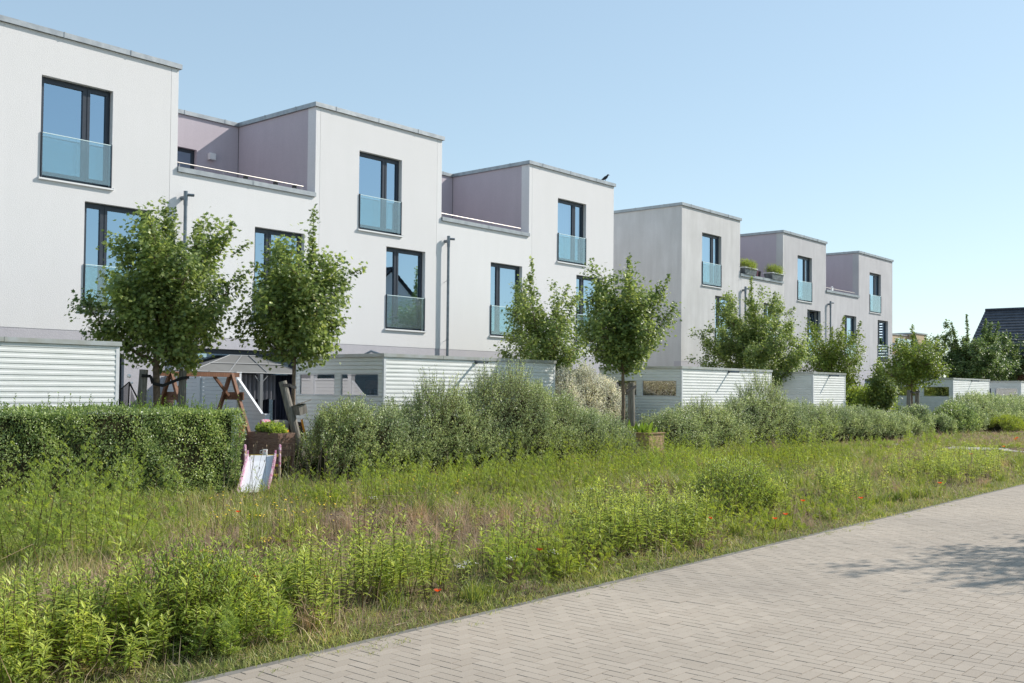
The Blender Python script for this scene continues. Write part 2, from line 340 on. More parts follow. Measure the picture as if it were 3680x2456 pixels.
# ------------------------------------------------------------------ houses
FY = 21.8; ZR = 9.277; ZT = 6.834; ZB = 2.827; BY = 25.36
def wall_holes(mb, x0, x1, z0, z1, y0, y1, holes, mi=0, revmi=None, axis='y'):
    revmi = mi if revmi is None else revmi
    P = (lambda x, y, z: (x, y, z)) if axis == 'y' else (lambda x, y, z: (y, x, z))
    xs = sorted({x0, x1, *[h[0] for h in holes], *[h[1] for h in holes]}); zs = sorted({z0, z1, *[h[2] for h in holes], *[h[3] for h in holes]})
    def q(a, b, c, d, k):
        mb.quad(P(*a), P(*b), P(*c), P(*d), k) if axis == 'y' else mb.quad(P(*d), P(*c), P(*b), P(*a), k)
    for i in range(len(xs)-1):
        for j in range(len(zs)-1):
            a, b_, c, d = xs[i], xs[i+1], zs[j], zs[j+1]; mx_, mz = (a+b_)/2, (c+d)/2
            if any(h[0] < mx_ < h[1] and h[2] < mz < h[3] for h in holes): continue
            q((a,y0,c),(b_,y0,c),(b_,y0,d),(a,y0,d), mi); q((b_,y1,c),(a,y1,c),(a,y1,d),(b_,y1,d), mi)
    def ring(a, b_, c, d, inv, k):
        L = [((a,y0,c),(a,y1,c),(a,y1,d),(a,y0,d)), ((b_,y1,c),(b_,y0,c),(b_,y0,d),(b_,y1,d)), ((a,y0,d),(a,y1,d),(b_,y1,d),(b_,y0,d)), ((a,y1,c),(a,y0,c),(b_,y0,c),(b_,y1,c))]
        for t in L: q(*(t if inv else t[::-1]), k)
    for h in holes: ring(*h, True, revmi)
    ring(x0, x1, z0, z1, False, mi)

def window(house, x0, x1, z0, z1, wide_left, style='', fy=FY, mat_rev=None, bal=True, tilt=False):
    y = fy+.13; fr = MB(); W = x1-x0; mw = x0+W*(.655 if wide_left else .325)
    # outer frame
    fr.box(x0, x0+.045, y, y+.07, z0, z1); fr.box(x1-.045, x1, y, y+.07, z0, z1)
    fr.box(x0+.045, x1-.045, y, y+.07, z1-.055, z1); fr.box(x0+.045, x1-.045, y, y+.07, z0, z0+.10)
    fr.box(mw-.022, mw+.022, y+.002, y+.072, z0+.10, z1-.055)
    fr.box(x0+.45*W, x0+.75*W, y-.012, y, z1-.04, z1-.02)      # vent cover
    sash = []
    for a, b_ in ((x0+.045, mw-.022), (mw+.022, x1-.045)):
        s_ = .062; yy = y+.012
        if not (tilt and b_ > mw+.1):
            fr.box(a, a+s_, yy-.02, yy+.05, z0+.10, z1-.055); fr.box(b_-s_, b_, yy-.02, yy+.05, z0+.10, z1-.055)
            fr.box(a+s_, b_-s_, yy-.02, yy+.05, z1-.055-s_, z1-.055); fr.box(a+s_, b_-s_, yy-.02, yy+.05, z0+.10, z0+.10+s_)
            sash.append((a+s_, b_-s_, z0+.10+s_, z1-.055-s_))
        else:
            for (p_, q_) in (((a+.03, yy-.0, z0+.13), (a+.03, yy+.22, z1-.08)), ((b_-.03, yy, z0+.13), (b_-.03, yy+.22, z1-.08)), ((a+.06, yy+.22, z1-.11), (b_-.06, yy+.22, z1-.11)), ((a+.06, yy, z0+.14), (b_-.06, yy, z0+.14))):
                fr.bar(p_, q_, .06, .05)
            sash.append((a, b_, z0+.13, z1-.08, 1))
    if bal:   # dark guide rail that holds the balustrade on both jambs
        for xx in (x0+.012, x1-.03): fr.box(xx, xx+.02, fy-.03, fy+.03, z0-.02, z0+.98)
        for xx in (x0+W*.12, mw, mw+.1, x1-W*.1): fr.ball((xx, y-.005, z0+.05), .018, 0, 8, 4)
    f = fr.build('window', M['frame'], house)
    for s_ in sash:
        gl = MB()
        if len(s_) == 4: gl.quad((s_[0],y+.03,s_[2]),(s_[1],y+.03,s_[2]),(s_[1],y+.03,s_[3]),(s_[0],y+.03,s_[3]))
        else: gl.quad((s_[0]+.05,y+.01,s_[2]),(s_[1]-.05,y+.01,s_[2]),(s_[1]-.05,y+.23,s_[3]),(s_[0]+.05,y+.23,s_[3]))
        gl.build('pane', M['pane'], f)
    sl_ = MB(); sl_.box(x0-.03, x1+.03, fy-.05, fy+.12, z0-.045, z0-.008)
    sl_.box(x0-.036, x0-.03, fy-.052, fy+.0, z0-.05, z0+.012); sl_.box(x1+.03, x1+.036, fy-.052, fy+.0, z0-.05, z0+.012)
    sl_.build('sill', M['sill'], f)
    if bal:
        gb = MB(); gb.box(x0+.035, x1-.032, fy-.018, fy-.004, z0+.05, z0+.955, 0); gb.box(x0+.03, x1-.03, fy-.022, fy, z0+.955, z0+.97, 1)
        gb.build('balustrade', [M['bal'], M['edge']], f)
    if style in ('cr', 'cl', 'cf', 'drape'):
        c = MB(); a, b_ = {'cr': (mw, x1), 'cl': (x0, mw), 'cf': (x0, x1), 'drape': (x0, mw)}[style]; nn = 60
        for k in range(nn):
            u0 = a+(b_-a)*k/nn; u1 = a+(b_-a)*(k+1)/nn
            yy0 = y+.22+.03*math.sin(k*.9); yy1 = y+.22+.03*math.sin((k+1)*.9)
            c.quad((u0,yy0,z0+.05),(u1,yy1,z0+.05),(u1,yy1,z1),(u0,yy0,z1))
        c.build('curtain', M['curtain'], f, smooth=True)
    if style == 'blind':
        c = MB(); z = z0+.1
        while z < z1-.05: c.box(mw+.05, x1-.05, y+.10, y+.115, z, z+.045); z += .062
        c.build('blind', M['blind'], f)
    return f

def coping(mb, pts, zt, h=.115, wo=.05, wi=.30):
    """metal coping over a run of straight wall tops: pts = list of (x0,x1,y0,y1) rectangles"""
    for (a, b_, c, d) in pts: mb.box(a, b_, c, d, zt-h, zt)
def seams(mb, x0, x1, y, zt, h=.115, step=1.55, off=.7):
    x = x0+off
    while x < x1-.1: mb.box(x, x+.035, y-.008, y+.06, zt-h-.004, zt+.008); x += step
def seams_y(mb, y0, y1, x, zt, h=.115, step=1.4, off=.8):
    y = y0+off
    while y < y1-.1: mb.box(x-.008, x+.06, y, y+.035, zt-h-.004, zt+.008); y += step

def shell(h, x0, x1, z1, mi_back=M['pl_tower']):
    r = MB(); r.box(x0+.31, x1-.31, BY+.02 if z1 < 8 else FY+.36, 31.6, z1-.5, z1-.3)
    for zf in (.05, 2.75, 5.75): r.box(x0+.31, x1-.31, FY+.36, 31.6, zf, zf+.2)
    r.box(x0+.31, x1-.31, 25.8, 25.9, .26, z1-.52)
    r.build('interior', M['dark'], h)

def tower(x0, x1, edge_l, edge_r, wins, label, m, left_open, right_open, gstyle=0, styles=('', '')):
    """x0,x1 = joints; edges = where coping reaches"""
    h = thing('tower_house', label, 'house', 'white three-storey tower houses', (x0, FY, 0))
    inv = Matrix.Translation((-x0, -FY, 0))
    (ux0, ux1), (lx0, lx1) = wins
    H = [(ux0, ux1, 6.06, 8.26), (lx0, lx1, 3.33, 5.69)]
    w_ = MB(); wall_holes(w_, x0+.004, x1-.004, ZB, ZR-.12, FY, FY+.34, H)
    gd = (x0+.7, x0+3.6, .12, 2.35); ob = []
    parts = [w_.build('front_wall', m, h)]
    g_ = MB(); wall_holes(g_, x0+.004, x1-.004, -.2, ZB-.001, FY+.006, FY+.34, [gd]); parts.append(g_.build('ground_floor_wall', M['base'], h))
    s_ = MB()
    s_.box(x0+.004, x0+.3, FY+.342, 31.9, -.2, ZR-.12); s_.box(x1-.3, x1-.004, FY+.342, 31.9, -.2, ZR-.12); s_.box(x0+.3, x1-.3, 31.6, 31.9, -.2, ZR-.12)
    parts.append(s_.build('side_wall', m, h))
    if abs(x0-35.83) > .1:
        j = MB(); j.box(x0-.004, x0+.003, FY+.02, FY+.3, -.1, ZR-.13); j.build('plaster_joint', M['joint'], h)
    c = MB(); o = .06
    c.box(edge_l-o, edge_r+o, FY-.055, FY+.33, ZR-.115, ZR)
    c.box(edge_l-o, edge_l+.3, FY+.33, 31.95, ZR-.115, ZR); c.box(edge_r-.3, edge_r+o, FY+.33, 31.95, ZR-.115, ZR)
    c.box(edge_l+.3, edge_r-.3, 31.6, 31.95, ZR-.115, ZR)
    seams(c, edge_l-o, edge_r, FY-.055, ZR); seams_y(c, FY, 31, edge_l-o, ZR); c.build('coping', M['zinc'], h)
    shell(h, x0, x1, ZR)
    window(h, ux0, ux1, 6.06, 8.26, True, styles[0]); window(h, lx0, lx1, 3.33, 5.69, False, styles[1], tilt=(styles[1] == 'tilt'))
    window(h, gd[0], gd[1], gd[2], gd[3], True, '', bal=False)
    for ch in h.children: ch.location -= h.location
    return h

def terrace(x0, x1, e0, e1, win, label, m, door=None, style='', lamp=False, rail=True, winshow=True):
    """x0,x1 = joints; e0,e1 = inner faces of the party walls that flank the roof terrace"""
    h = thing('terrace_house', label, 'house', 'white terrace houses between the towers', (x0, FY, 0))
    w_ = MB(); wall_holes(w_, x0+.004, x1-.004, ZB, ZT-.12, FY, FY+.34, [(win[0], win[1], 3.33, 5.69)])
    for a, b_ in ((x0+.004, e0), (e1, x1-.004)): w_.box(a, b_, FY+.0005, FY+.34, ZT-.12, ZR-.12)
    w_.build('front_wall', m, h)
    gd = (x0+.68, x0+3.75, .12, 2.55)
    g_ = MB(); wall_holes(g_, x0+.004, x1-.004, -.2, ZB-.001, FY+.006, FY+.34, [gd]); g_.build('ground_floor_wall', M['base'], h)
    s_ = MB()
    for a, b_ in ((x0+.004, e0), (e1, x1-.004)): s_.box(a, b_, FY+.341, 31.9, -.2, ZR-.12)
    s_.box(e0, e1, 31.6, 31.9, -.2, ZR-.12)
    s_.build('side_wall', M['mauve'], h)
    b_ = MB(); hole = [door] if door else []
    wall_holes(b_, e0, e1, 5.7, ZR-.12, BY, BY+.3, hole); b_.build('terrace_back_wall', M['mauve'], h)
    fl = MB(); fl.box(e0, e1, FY+.34, BY, 5.72, 5.85); fl.build('terrace_floor', M['concrete'], h)
    for q_ in ((x0-.004, x0+.003, FY+.02, FY+.3, -.1, ZR-.13), (e1-.012, e1, BY-.012, BY, 5.85, ZR-.13)):
        j = MB(); j.box(*q_); j.build('plaster_joint', M['joint'], h)
    c = MB(); c.box(e0+.002, e1-.002, FY-.055, FY+.38, ZT-.115, ZT); seams(c, e0, e1, FY-.055, ZT, off=2.1, step=9); c.build('parapet_coping', M['zinc'], h); c = MB()
    c.box(e0+.062, e1-.062, BY-.055, BY+.33, ZR-.115, ZR-.002); seams(c, e0, e1, BY-.055, ZR, off=1.0, step=1.3); c.build('coping', M['zinc'], h)
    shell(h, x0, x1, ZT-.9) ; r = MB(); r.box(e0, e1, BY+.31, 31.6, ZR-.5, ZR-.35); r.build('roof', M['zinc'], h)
    window(h, win[0], win[1], 3.33, 5.69, False, style)
    window(h, gd[0], gd[1], gd[2], gd[3], True, '', bal=False)
    if door:
        d = MB(); x_0, x_1, z_0, z_1 = door; y = BY+.12
        d.box(x_0, x_0+.09, y, y+.06, z_0, z_1); d.box(x_1-.09, x_1, y, y+.06, z_0, z_1); d.box(x_0+.09, x_1-.09, y, y+.06, z_1-.09, z_1); d.box(x_0+.09, x_1-.09, y, y+.06, z_0, z_0+.09)
        dd = d.build('terrace_door', M['frame'], h)
        q = MB(); q.quad((x_0+.09,y+.03,z_0+.09),(x_1-.09,y+.03,z_0+.09),(x_1-.09,y+.03,z_1-.09),(x_0+.09,y+.03,z_1-.09)); q.build('pane', M['pane'], dd)
    if lamp:
        l = MB(); l.box(16.17, 16.37, BY-.13, BY-.001, 8.04, 8.23); l.build('wall_lamp', M['lampw'], h, bevel=.012)
    if rail:
        l = MB(); y = FY+.10; a, b2 = e0+.02, e1-.32
        l.tube([(a, y, ZT+.13), (b2, y, ZT+.13)], .017, 10)
        for k in range(4):
            xx = a+.1+(b2-a-.15)*k/3; l.tube([(xx, y, ZT-.005), (xx, y, ZT+.12)], .008, 6)
        l.build('handrail', M['steel'], h, smooth=False)
    for ch in h.children: ch.location -= h.location
    return h

TW = 'pl_tower'
tower(8.25, 12.90, 8.1, 13.09, ((9.85, 11.46), (10.85, 12.41)), 'large white tower house at the left edge of the photo', M['pl_tower'], 1, 1)
terrace(12.90, 17.34, 13.09, 17.19, (15.30, 16.86), 'white terrace house with a lamp and a door on its mauve roof terrace', M['pl_terr'], door=(14.95, 15.83, 5.86, 8.25), lamp=True, style='cr')
tower(17.34, 21.79, 17.19, 21.99, ((18.72, 20.34), (19.77, 21.33)), 'white tower house second from the left, above the long shed with two side windows', M['pl_tower'], 1, 1)
terrace(21.79, 26.29, 21.99, 26.14, (24.25, 25.81), 'white terrace house between the second and third towers, below a long bright handrail', M['pl_terr'], style='cf')
tower(26.29, 31.04, 26.14, 31.04, ((27.69, 29.33), (28.78, 30.34)), 'white tower house with a bird on its roof corner', M['pl_tower'], 1, 1, styles=('drape', 'cr'))
tower(35.83, 40.58, 35.83, 40.74, ((37.45, 39.07), (38.56, 40.10)), 'greyish tower house whose broad windowless left side wall is in view', M['pl_grey'], 1, 1, styles=('drape', 'cr'))
terrace(40.58, 45.09, 40.74, 44.94, (42.98, 44.5), 'greyish terrace house with two big planter tubs on its roof parapet', M['pl_grey'], rail=False)
tower(45.09, 49.65, 44.94, 49.80, ((46.51, 48.14), (47.61, 49.17)), 'greyish tower house with a tilted open window', M['pl_grey2'], 1, 1, styles=('cr', 'tilt'))
terrace(49.65, 54.18, 49.80, 54.03, (52.15, 53.7), 'grey terrace house with a free standing downpipe between the last two towers', M['pl_grey2'])
tower(54.18, 58.95, 54.03, 58.95, ((55.55, 57.19), (56.72, 58.27)), 'grey tower house farthest right in the row, with a dark blind', M['pl_grey2'], 1, 1, styles=('cl', 'blind'))

def downpipe(x, label):
    t = thing('downpipe', label, 'downpipe', 'downpipes on the house fronts', (x, FY, 0)); y = -.13
    p = MB(); p.tube([(0, y, 0), (0, y, 5.92)], .042, 12)
    for z in (1.2, 3.1, 4.9): p.tube([(0, y, z), (0, y, z+.03)], .048, 12); p.tube([(0, y, z+.015), (-.06, 0, z-.06)], .006, 6)
    p.build('pipe', M['pipe'], t, smooth=False)
    c = MB(); c.tube([(0, y, 5.92), (0, y, 6.26)], [.05, .05], 12); c.tube([(0, y, 6.17), (.16, y-.10, 6.17)], [.036, .036], 12); c.tube([(0, y, 6.1), (-.03, .0, 6.1)], .05, 12)
    c.build('outlet_head', M['pipe'], t)
    k = MB(); k.tube([(.161, y-.101, 6.17), (.163, y-.103, 6.17)], .030, 12); k.build('outlet_mouth_shade', M['blackp'], t)  # black disc stands in for the shaded inside of the outlet
for x, l in ((13.25, 'grey downpipe rising behind the large round maple at left'), (22.18, 'grey downpipe on the wall above the long middle shed'), (41.0, 'grey downpipe hidden mostly by maple, below the planter tubs'), (50.06, 'grey downpipe just left of the last terrace window')): downpipe(x, l)

# things on the roofs
for x in (15.1, 16.02, 16.62):
    b = MB(); b.box(x-.04, x+.05, FY+.12, FY+.2, ZT+.03, ZT+.12); b.box(x-.01, x+.01, FY+.14, FY+.16, ZT, ZT+.03)
    tag(b.build('spotlight', M['blackp']), {15.1: 'small dark spotlight box under the handrail, nearest the middle', 16.02: 'small dark spotlight box under the handrail, second of three', 16.62: 'small dark spotlight box nearest the right end of the handrail'}[x], 'spotlight', 'spotlights on the roof parapet')
def crow():
    a = Vector((31.16-.62, FY+.05, ZR)); d = Vector((.74, -.67, 0))
    P = [(-.17,.02,.006),(-.13,.04,.022),(-.06,.075,.045),(.0,.115,.062),(.05,.155,.055),(.085,.195,.036),(.10,.225,.036),(.125,.235,.030),(.15,.232,.010),(.185,.222,.003)]
    m_ = MB(); m_.tube([a+d*p+Vector((0,0,z+.02)) for p, z, r in P], [r for _, _, r in P], 10)
    for s_ in (-.02, .02): m_.tube([a+d*.01+Vector((s_,s_,.09)), a+d*.02+Vector((s_,s_,.0))], .005, 5)
    tag(m_.build('bird', M['crow'], smooth=True), 'small dark bird perched on the roof corner of the third tower', 'bird')
crow()

# ------------------------------------------------------------------ sheds
def shed(x0, x1, label, winows=True, left_open=True, y0=16.0, y1=18.96, zt=2.36, spout=True):
    t = thing('garden_shed', label, 'shed', 'white clad garden sheds', (x0, y0, 0)); L = x1-x0; D_ = y1-y0; pt = .087
    def clad(mb, a, b_, z0, z1, P):
        z = z0
        while z < z1-.01:
            e = min(z+pt, z1); pr = [(0.0, z), (.016, z+.003), (.016, z+(e-z)*.45), (.010, z+(e-z)*.52), (.010, e-.012), (.0, e-.006), (0.0, e)]
            for (d0, q0), (d1, q1) in zip(pr[:-1], pr[1:]):
                mb.quad(P(a, d0, q0), P(b_, d0, q0), P(b_, d1, q1), P(a, d1, q1))
            z = e
    PF = lambda u, d, z: (u, -d, z)           # front
    PL = lambda u, d, z: (-d, D_-u, z)        # left side (u from back to front)
    PR = lambda u, d, z: (L+d, u, z)
    PB = lambda u, d, z: (L-u, D_+d, z)
    f = MB(); clad(f, .04, L-.04, .05, zt-.07, PF); clad(f, .04, D_-.04, .05, zt-.07, PR); clad(f, .04, L-.04, .05, zt-.07, PB)
    W = [(.13, 1.39), (1.57, 2.81)] if winows else []     # from back corner
    wz0, wz1 = 1.455, 1.94
    if W:
        clad(f, .04, D_-.04, .05, wz0, PL); clad(f, .04, D_-.04, wz1, zt-.07, PL)
        for a, b_ in ((.04, W[0][0]), (W[0][1], W[1][0]), (W[1][1], D_-.04)): clad(f, a, b_, wz0, wz1, PL)
    else: clad(f, .04, D_-.04, .05, zt-.07, PL)
    f.build('cladding', M['shed'], t)
    for (a, b_) in ((-.02, -.02), (L-.04, -.02), (-.02, D_-.04), (L-.04, D_-.04)):
        tr = MB(); tr.box(a, a+.06, b_, b_+.06, 0, zt-.07); tr.build('corner_trim', M['shedtrim'], t)
    c = MB(); c.box(-.045, L+.045, -.045, .06, zt-.072, zt); c.box(-.045, L+.045, D_-.06, D_+.045, zt-.072, zt); c.box(-.045, .06, .06, D_-.06, zt-.072, zt); c.box(L-.06, L+.045, .06, D_-.06, zt-.072, zt)
    c.box(.06, L-.06, .06, D_-.06, zt-.11, zt-.06)
    for x in (L*.3, L*.68): c.box(x, x+.03, -.049, .06, zt-.075, zt+.003)
    c.build('coping', M['shedroof'], t)
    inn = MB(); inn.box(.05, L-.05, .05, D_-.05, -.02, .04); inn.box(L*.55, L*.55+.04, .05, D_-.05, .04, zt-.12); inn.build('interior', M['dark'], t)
    for (a, b_) in W:
        fr = MB(); ya, yb = D_-b_, D_-a
        fr.box(-.012, .03, ya, ya+.025, wz0, wz1); fr.box(-.012, .03, yb-.025, yb, wz0, wz1); fr.box(-.012, .03, ya+.025, yb-.025, wz1-.02, wz1); fr.box(-.012, .03, ya+.025, yb-.025, wz0, wz0+.02)
        fo = fr.build('window', M['shedtrim'], t)
        gl = MB(); gl.quad((.008, yb-.025, wz0+.02), (.008, ya+.025, wz0+.02), (.008, ya+.025, wz1-.02), (.008, yb-.025, wz1-.02)); gl.build('pane', M['shedglass'], fo)
    if spout:
        sp = MB(); sx = L*.49; sz = zt-.115; sp.tube([(sx, 0, sz), (sx, -.38, sz)], .030, 10); sp.tube([(sx, -.015, sz), (sx, -.05, sz)], .045, 10); sp.build('spout', M['pipe'], t)
        k = MB(); k.tube([(sx, -.381, sz), (sx, -.383, sz)], .024, 10); k.build('spout_mouth_shade', M['blackp'], t)  # shade inside the open spout end, laid on as a black disc
    return t
shed(2.8, 8.58, 'white clad shed cut off by the left edge of the photo, above the clipped hedge', spout=False)
s2 = shed(14.49, 20.23, 'long white clad shed with two side windows behind the tall bushy hedge')
shed(26.33, 32.1, 'white clad shed whose window reflects a red roof, behind the wooden planter box')
shed(35.43, 38.31, 'narrow white clad shed without windows in view, left of the sparse maple', winows=False)
shed(51.12, 56.95, 'white clad shed with a staked yellow-green maple in front of its side windows')
shed(63.0, 68.5, 'white clad shed cut off by the right edge of the photo')
v = MB(); v.tube([(16.4, 18.2, 2.3), (16.4, 18.2, 2.42), (16.2, 18.35, 2.5), (16.05, 18.45, 2.4)], .03, 8)
vp = v.build('vent_pipe', M['pipe']); vp.parent = s2; vp.matrix_parent_inverse = Matrix.Translation((-14.49, -16, 0))
# stored things seen through the shed windows
def stuffin(x0, items):
    for kind, x, y, label in items:
        b = MB()
        if kind == 'bench': 
            b.box(x, x+.5, y-.5, y+.5, 1.60, 1.80); b.box(x+.05, x+.13, y-.45, y-.35, .05, 1.6); b.box(x+.05, x+.13, y+.35, y+.45, .05, 1.6)
            tag(b.build('wooden_rack', M['lightwood']), label, 'rack')
        if kind == 'box':
            b.box(x, x+.4, y-.2, y+.2, 1.2, 1.62); b.box(x-.02, x+.42, y-.22, y+.22, 1.62, 1.66)
            tag(b.build('storage_box', M['teal']), label, 'box')
stuffin(0, [('bench', 15.2, 16.9, 'pale wooden rack inside the long shed behind its near side window'), ('box', 51.8, 17.0, 'teal storage box inside the shed behind its near side window')])

# ------------------------------------------------------------------ fence, swing, canopy, toys
f = thing('board_fence', 'white board fence with a sloping end, behind the wooden swing frame', 'fence')
b = MB()
for k in range(20):
    z = .1+k*.085; z1 = z+.081; fy_ = lambda q: 17.95 if q < .965 else 17.95+(q-.965)/.8416
    for X_, o_ in ((12.885, 1), (12.915, -1)):
        b.poly([(X_, y_, z_) for y_, z_ in ((fy_(z), z), (21.75, z), (21.75, z1), (fy_(z1), z1))][::-o_])
    b.quad((12.885,fy_(z1),z1),(12.885,21.75,z1),(12.915,21.75,z1),(12.915,fy_(z1),z1)); b.quad((12.885,fy_(z),z),(12.885,fy_(z1),z1),(12.915,fy_(z1),z1),(12.915,fy_(z),z))
b.build('boards', M['pvc'], f)
b = MB(); b.box(12.87, 12.93, 18.93, 21.75, 1.80, 1.85); b.bar((12.9, 17.92, .98), (12.9, 18.93, 1.83), .06, .03); b.build('top_rail', M['pvc'], f)
for y, z in ((17.9, 1.05), (18.93, 1.93), (20.35, 1.93)):
    b = MB(); b.box(12.84, 12.96, y-.06, y+.06, 0, z); b.box(12.83, 12.97, y-.07, y+.07, z, z+.02); b.build('post', M['pvc'], f)

sw = thing('swing_frame', 'red-brown wooden swing frame behind the clipped hedge', 'swing')
b = MB(); b.box(10.62, 12.42, 18.15, 18.25, 1.83, 1.92); b.build('beam', M['wood'], sw)
for x in (10.87, 12.25):
    for yy in (-1, 1):
        b = MB(); b.bar((x, 18.2+yy*.02, 1.90), (x, 18.2+yy*1.02, 0), .065, .065); b.build('leg', M['wood'], sw)
    b = MB(); b.box(x+.034, x+.06, 17.82, 18.58, 1.36, 1.52); b.build('cross_board', M['wood'], sw)
b = MB(); b.bar((12.22, 18.2, 1.42), (11.85, 18.2, 1.84), .05, .05, up=(0,1,0)); b.build('brace', M['wood'], sw)
b = MB(); b.bar((10.90, 18.2, 1.42), (11.25, 18.2, 1.84), .05, .05, up=(0,1,0)); b.build('brace', M['wood'], sw)
b = MB(); b.tube([(11.19, 18.2, 1.95), (11.19, 18.2, 1.83)], .012); b.tube([(11.73, 18.2, 1.95), (11.73, 18.2, 1.83)], .012); b.build('hook', M['steel'], sw)
for x in (11.19, 10.96):
    b = MB(); b.tube([(x, 18.2, 1.83), (x+.012, 18.2, 1.78), (x-.006, 18.2, 1.70)], .008, 6); b.build('carabiner', M['steel'], sw)
    b = MB(); b.ball((x, 18.2, 1.645), .028, 0, 10, 6, 1.9); b.build('clasp', M['mint'], sw)
    b = MB(); b.tube([(x, 18.2, 1.61), (x, 18.2, 1.2), (x-.02, 18.2, .55)], .012, 6); b.build('rope', M['teal'], sw)
b = MB(); b.box(11.1, 11.8, 18.1, 18.3, .5, .54); b.build('seat', M['teal'], sw)

cn = thing('patio_canopy', 'grey hipped patio canopy over dark drapes beside the white board fence', 'canopy')
C1, C2, A1, A2 = (12.99,20.9,1.98), (16.3,20.9,1.95), (14.55,21.7,2.40), (15.3,21.7,2.40); B1_, B2_ = (12.99,21.72,1.99), (16.3,21.72,1.96)
b = MB(); b.poly([C1, C2, A2, A1]); b.poly([B1_, C1, A1]); b.poly([C2, B2_, A2]); b.build('roof', M['canvas'], cn)
b = MB()
for p, q in ((C1, C2), (C1, A1), (C2, A2), (C1, B1_), (C2, B2_), (A1, A2), ((14.0,20.9,1.97), (14.9,21.7,2.41)), ((15.1,20.9,1.965), (15.1,21.7,2.41)), ((13.7,21.28,2.19), (15.85,21.28,2.19))): b.tube([(p[0],p[1]-.004,p[2]), (q[0],q[1]-.004,q[2]+.004)], .014, 6)
b.build('rib', M['alu'], cn)
for x in (14.92, 16.25):
    b = MB(); b.box(x-.04, x+.04, 20.88, 20.96, 0, 1.94); b.build('post', M['alu'], cn)
b = MB(); b.bar((14.92,20.92,1.7), (15.12,20.92,1.9), .02, .02); b.bar((14.92,20.92,1.7), (14.75,20.92,1.9), .02, .02); b.build('brace', M['alu'], cn)
def drape(x0, x1, y, z0, z1, mt, nm='drape'):
    c = MB(); nn = 50
    for k in range(nn):
        u0 = x0+(x1-x0)*k/nn; u1 = x0+(x1-x0)*(k+1)/nn; g0 = .035*math.sin(k*1.1); g1 = .035*math.sin((k+1)*1.1)
        c.quad((u0,y+g0,z0+.02*math.sin(k*.5)),(u1,y+g1,z0+.02*math.sin((k+1)*.5)),(u1,y+g1,z1),(u0,y+g0,z1))
    return c.build(nm, mt, cn, smooth=True)
drape(14.45, 15.5, 21.15, 1.32, 1.93, M['drape']); drape(15.5, 16.2, 21.2, .1, 1.93, M['drape2']); drape(14.6, 15.5, 21.4, .1, 1.93, M['drape2'])

tn = thing('trampoline_net', 'dark trampoline net pole with pale knobs at the end of the left shed', 'trampoline net')
b = MB(); b.tube([(9.07,16.5,1.68), (9.22,16.42,1.35), (9.4,16.3,.3)], .017, 8); b.tube([(9.07,16.5,1.7), (8.88,16.6,1.5), (8.7,16.9,1.3)], .012, 6); b.tube([(9.07,16.5,1.7),(9.03,16.5,.2)], .014, 6); b.build('pole', M['strap'], tn)
b = MB(); b.ball((9.06,16.5,1.80), .035); b.ball((9.10,16.48,1.68), .022); b.build('knob', M['slide'], tn, smooth=True)
b = MB(); b.quad((8.7,16.9,.2),(9.07,16.5,.2),(9.07,16.5,1.68),(8.7,16.9,1.25)); b.quad((9.07,16.5,.2),(9.4,16.3,.2),(9.3,16.36,.9),(9.09,16.49,1.6)); b.build('net', M['net'], tn)
b = MB(); b.ball((11.25,19.0,1.30), .16, 0, 14, 8); tag(b.build('wicker_globe', M['brown'], smooth=True), 'round dark brown globe behind the left legs of the swing frame', 'garden ornament')
b = MB(); b.ball((10.42,17.9,1.93), .085, 0, 12, 8); tag(b.build('hanging_ball', M['teal'], smooth=True), 'teal and white ball lodged under the maple crown above the swing beam', 'ball')

# raised bed
rb = thing('raised_bed', 'dark brown raised wooden bed on legs behind the toddler slide', 'planter')
b = MB()
for k in range(4):
    z = .43+k*.102
    b.box(10.79, 10.82, 14.6, 15.5, z, z+.098); b.box(10.82, 11.16, 14.6, 14.63, z, z+.098); b.box(11.13, 11.16, 14.63, 15.5, z, z+.098); b.box(10.82, 11.13, 15.47, 15.5, z, z+.098)
b.build('box', M['wood2'], rb)
for x, y in ((10.80,14.62),(11.11,14.62),(10.80,15.45),(11.11,15.45)):
    b = MB(); b.box(x, x+.05, y, y+.05, 0, .43); b.build('leg', M['wood2'], rb)
b = MB(); b.box(10.83,11.12,14.64,15.46,.72,.79); b.build('soil', M['core'], rb)
b = MB(); b.tube([(10.7,15.55,.78),(10.7,15.55,.93)], [.045,.06], 12); b.tube([(10.7,15.55,.93),(10.7,15.55,.955)], .066, 12)
tp = b.build('plant_pot', M['terracotta']); tag(tp, 'small terracotta pot standing at the left end of the raised bed', 'pot')
b = MB(); b.box(10.62,10.80,15.50,15.64,0,.78); b.build('ledge', M['wood2'], rb)
# armchair and cushions
ac = thing('wicker_armchair', 'dark brown wicker armchair behind the raised bed', 'armchair')
b = MB(); b.box(13.05,13.12,16.9,17.6,.0,.92); b.box(12.5,13.05,16.9,17.6,.15,.42); b.build('frame', M['wicker'], ac, bevel=.02)
b = MB(); b.box(12.5,13.05,17.52,17.6,.42,.62); b.box(12.5,13.05,16.9,16.97,.42,.62); b.build('armrest', M['wicker'], ac, bevel=.02)
b = MB(); b.box(12.25,12.48,17.1,17.22,.72,.98); tag(b.build('cushion', M['cushion'], bevel=.05), 'pink and red floral cushion standing behind the raised bed', 'cushion')
b = MB(); b.box(12.6,13.0,17.2,17.32,.43,.96); tag(b.build('cushion', M['cush2'], bevel=.06), 'taupe cushion leaning in the wicker armchair', 'cushion')
b = MB(); b.bar((13.08,16.75,.55),(12.95,16.75,.98),.03,.03); b.box(12.15,12.6,16.7,16.9,.74,.78); tag(b.build('folded_blanket', M['orange']), 'orange strip of cloth beside the wicker armchair', 'blanket')
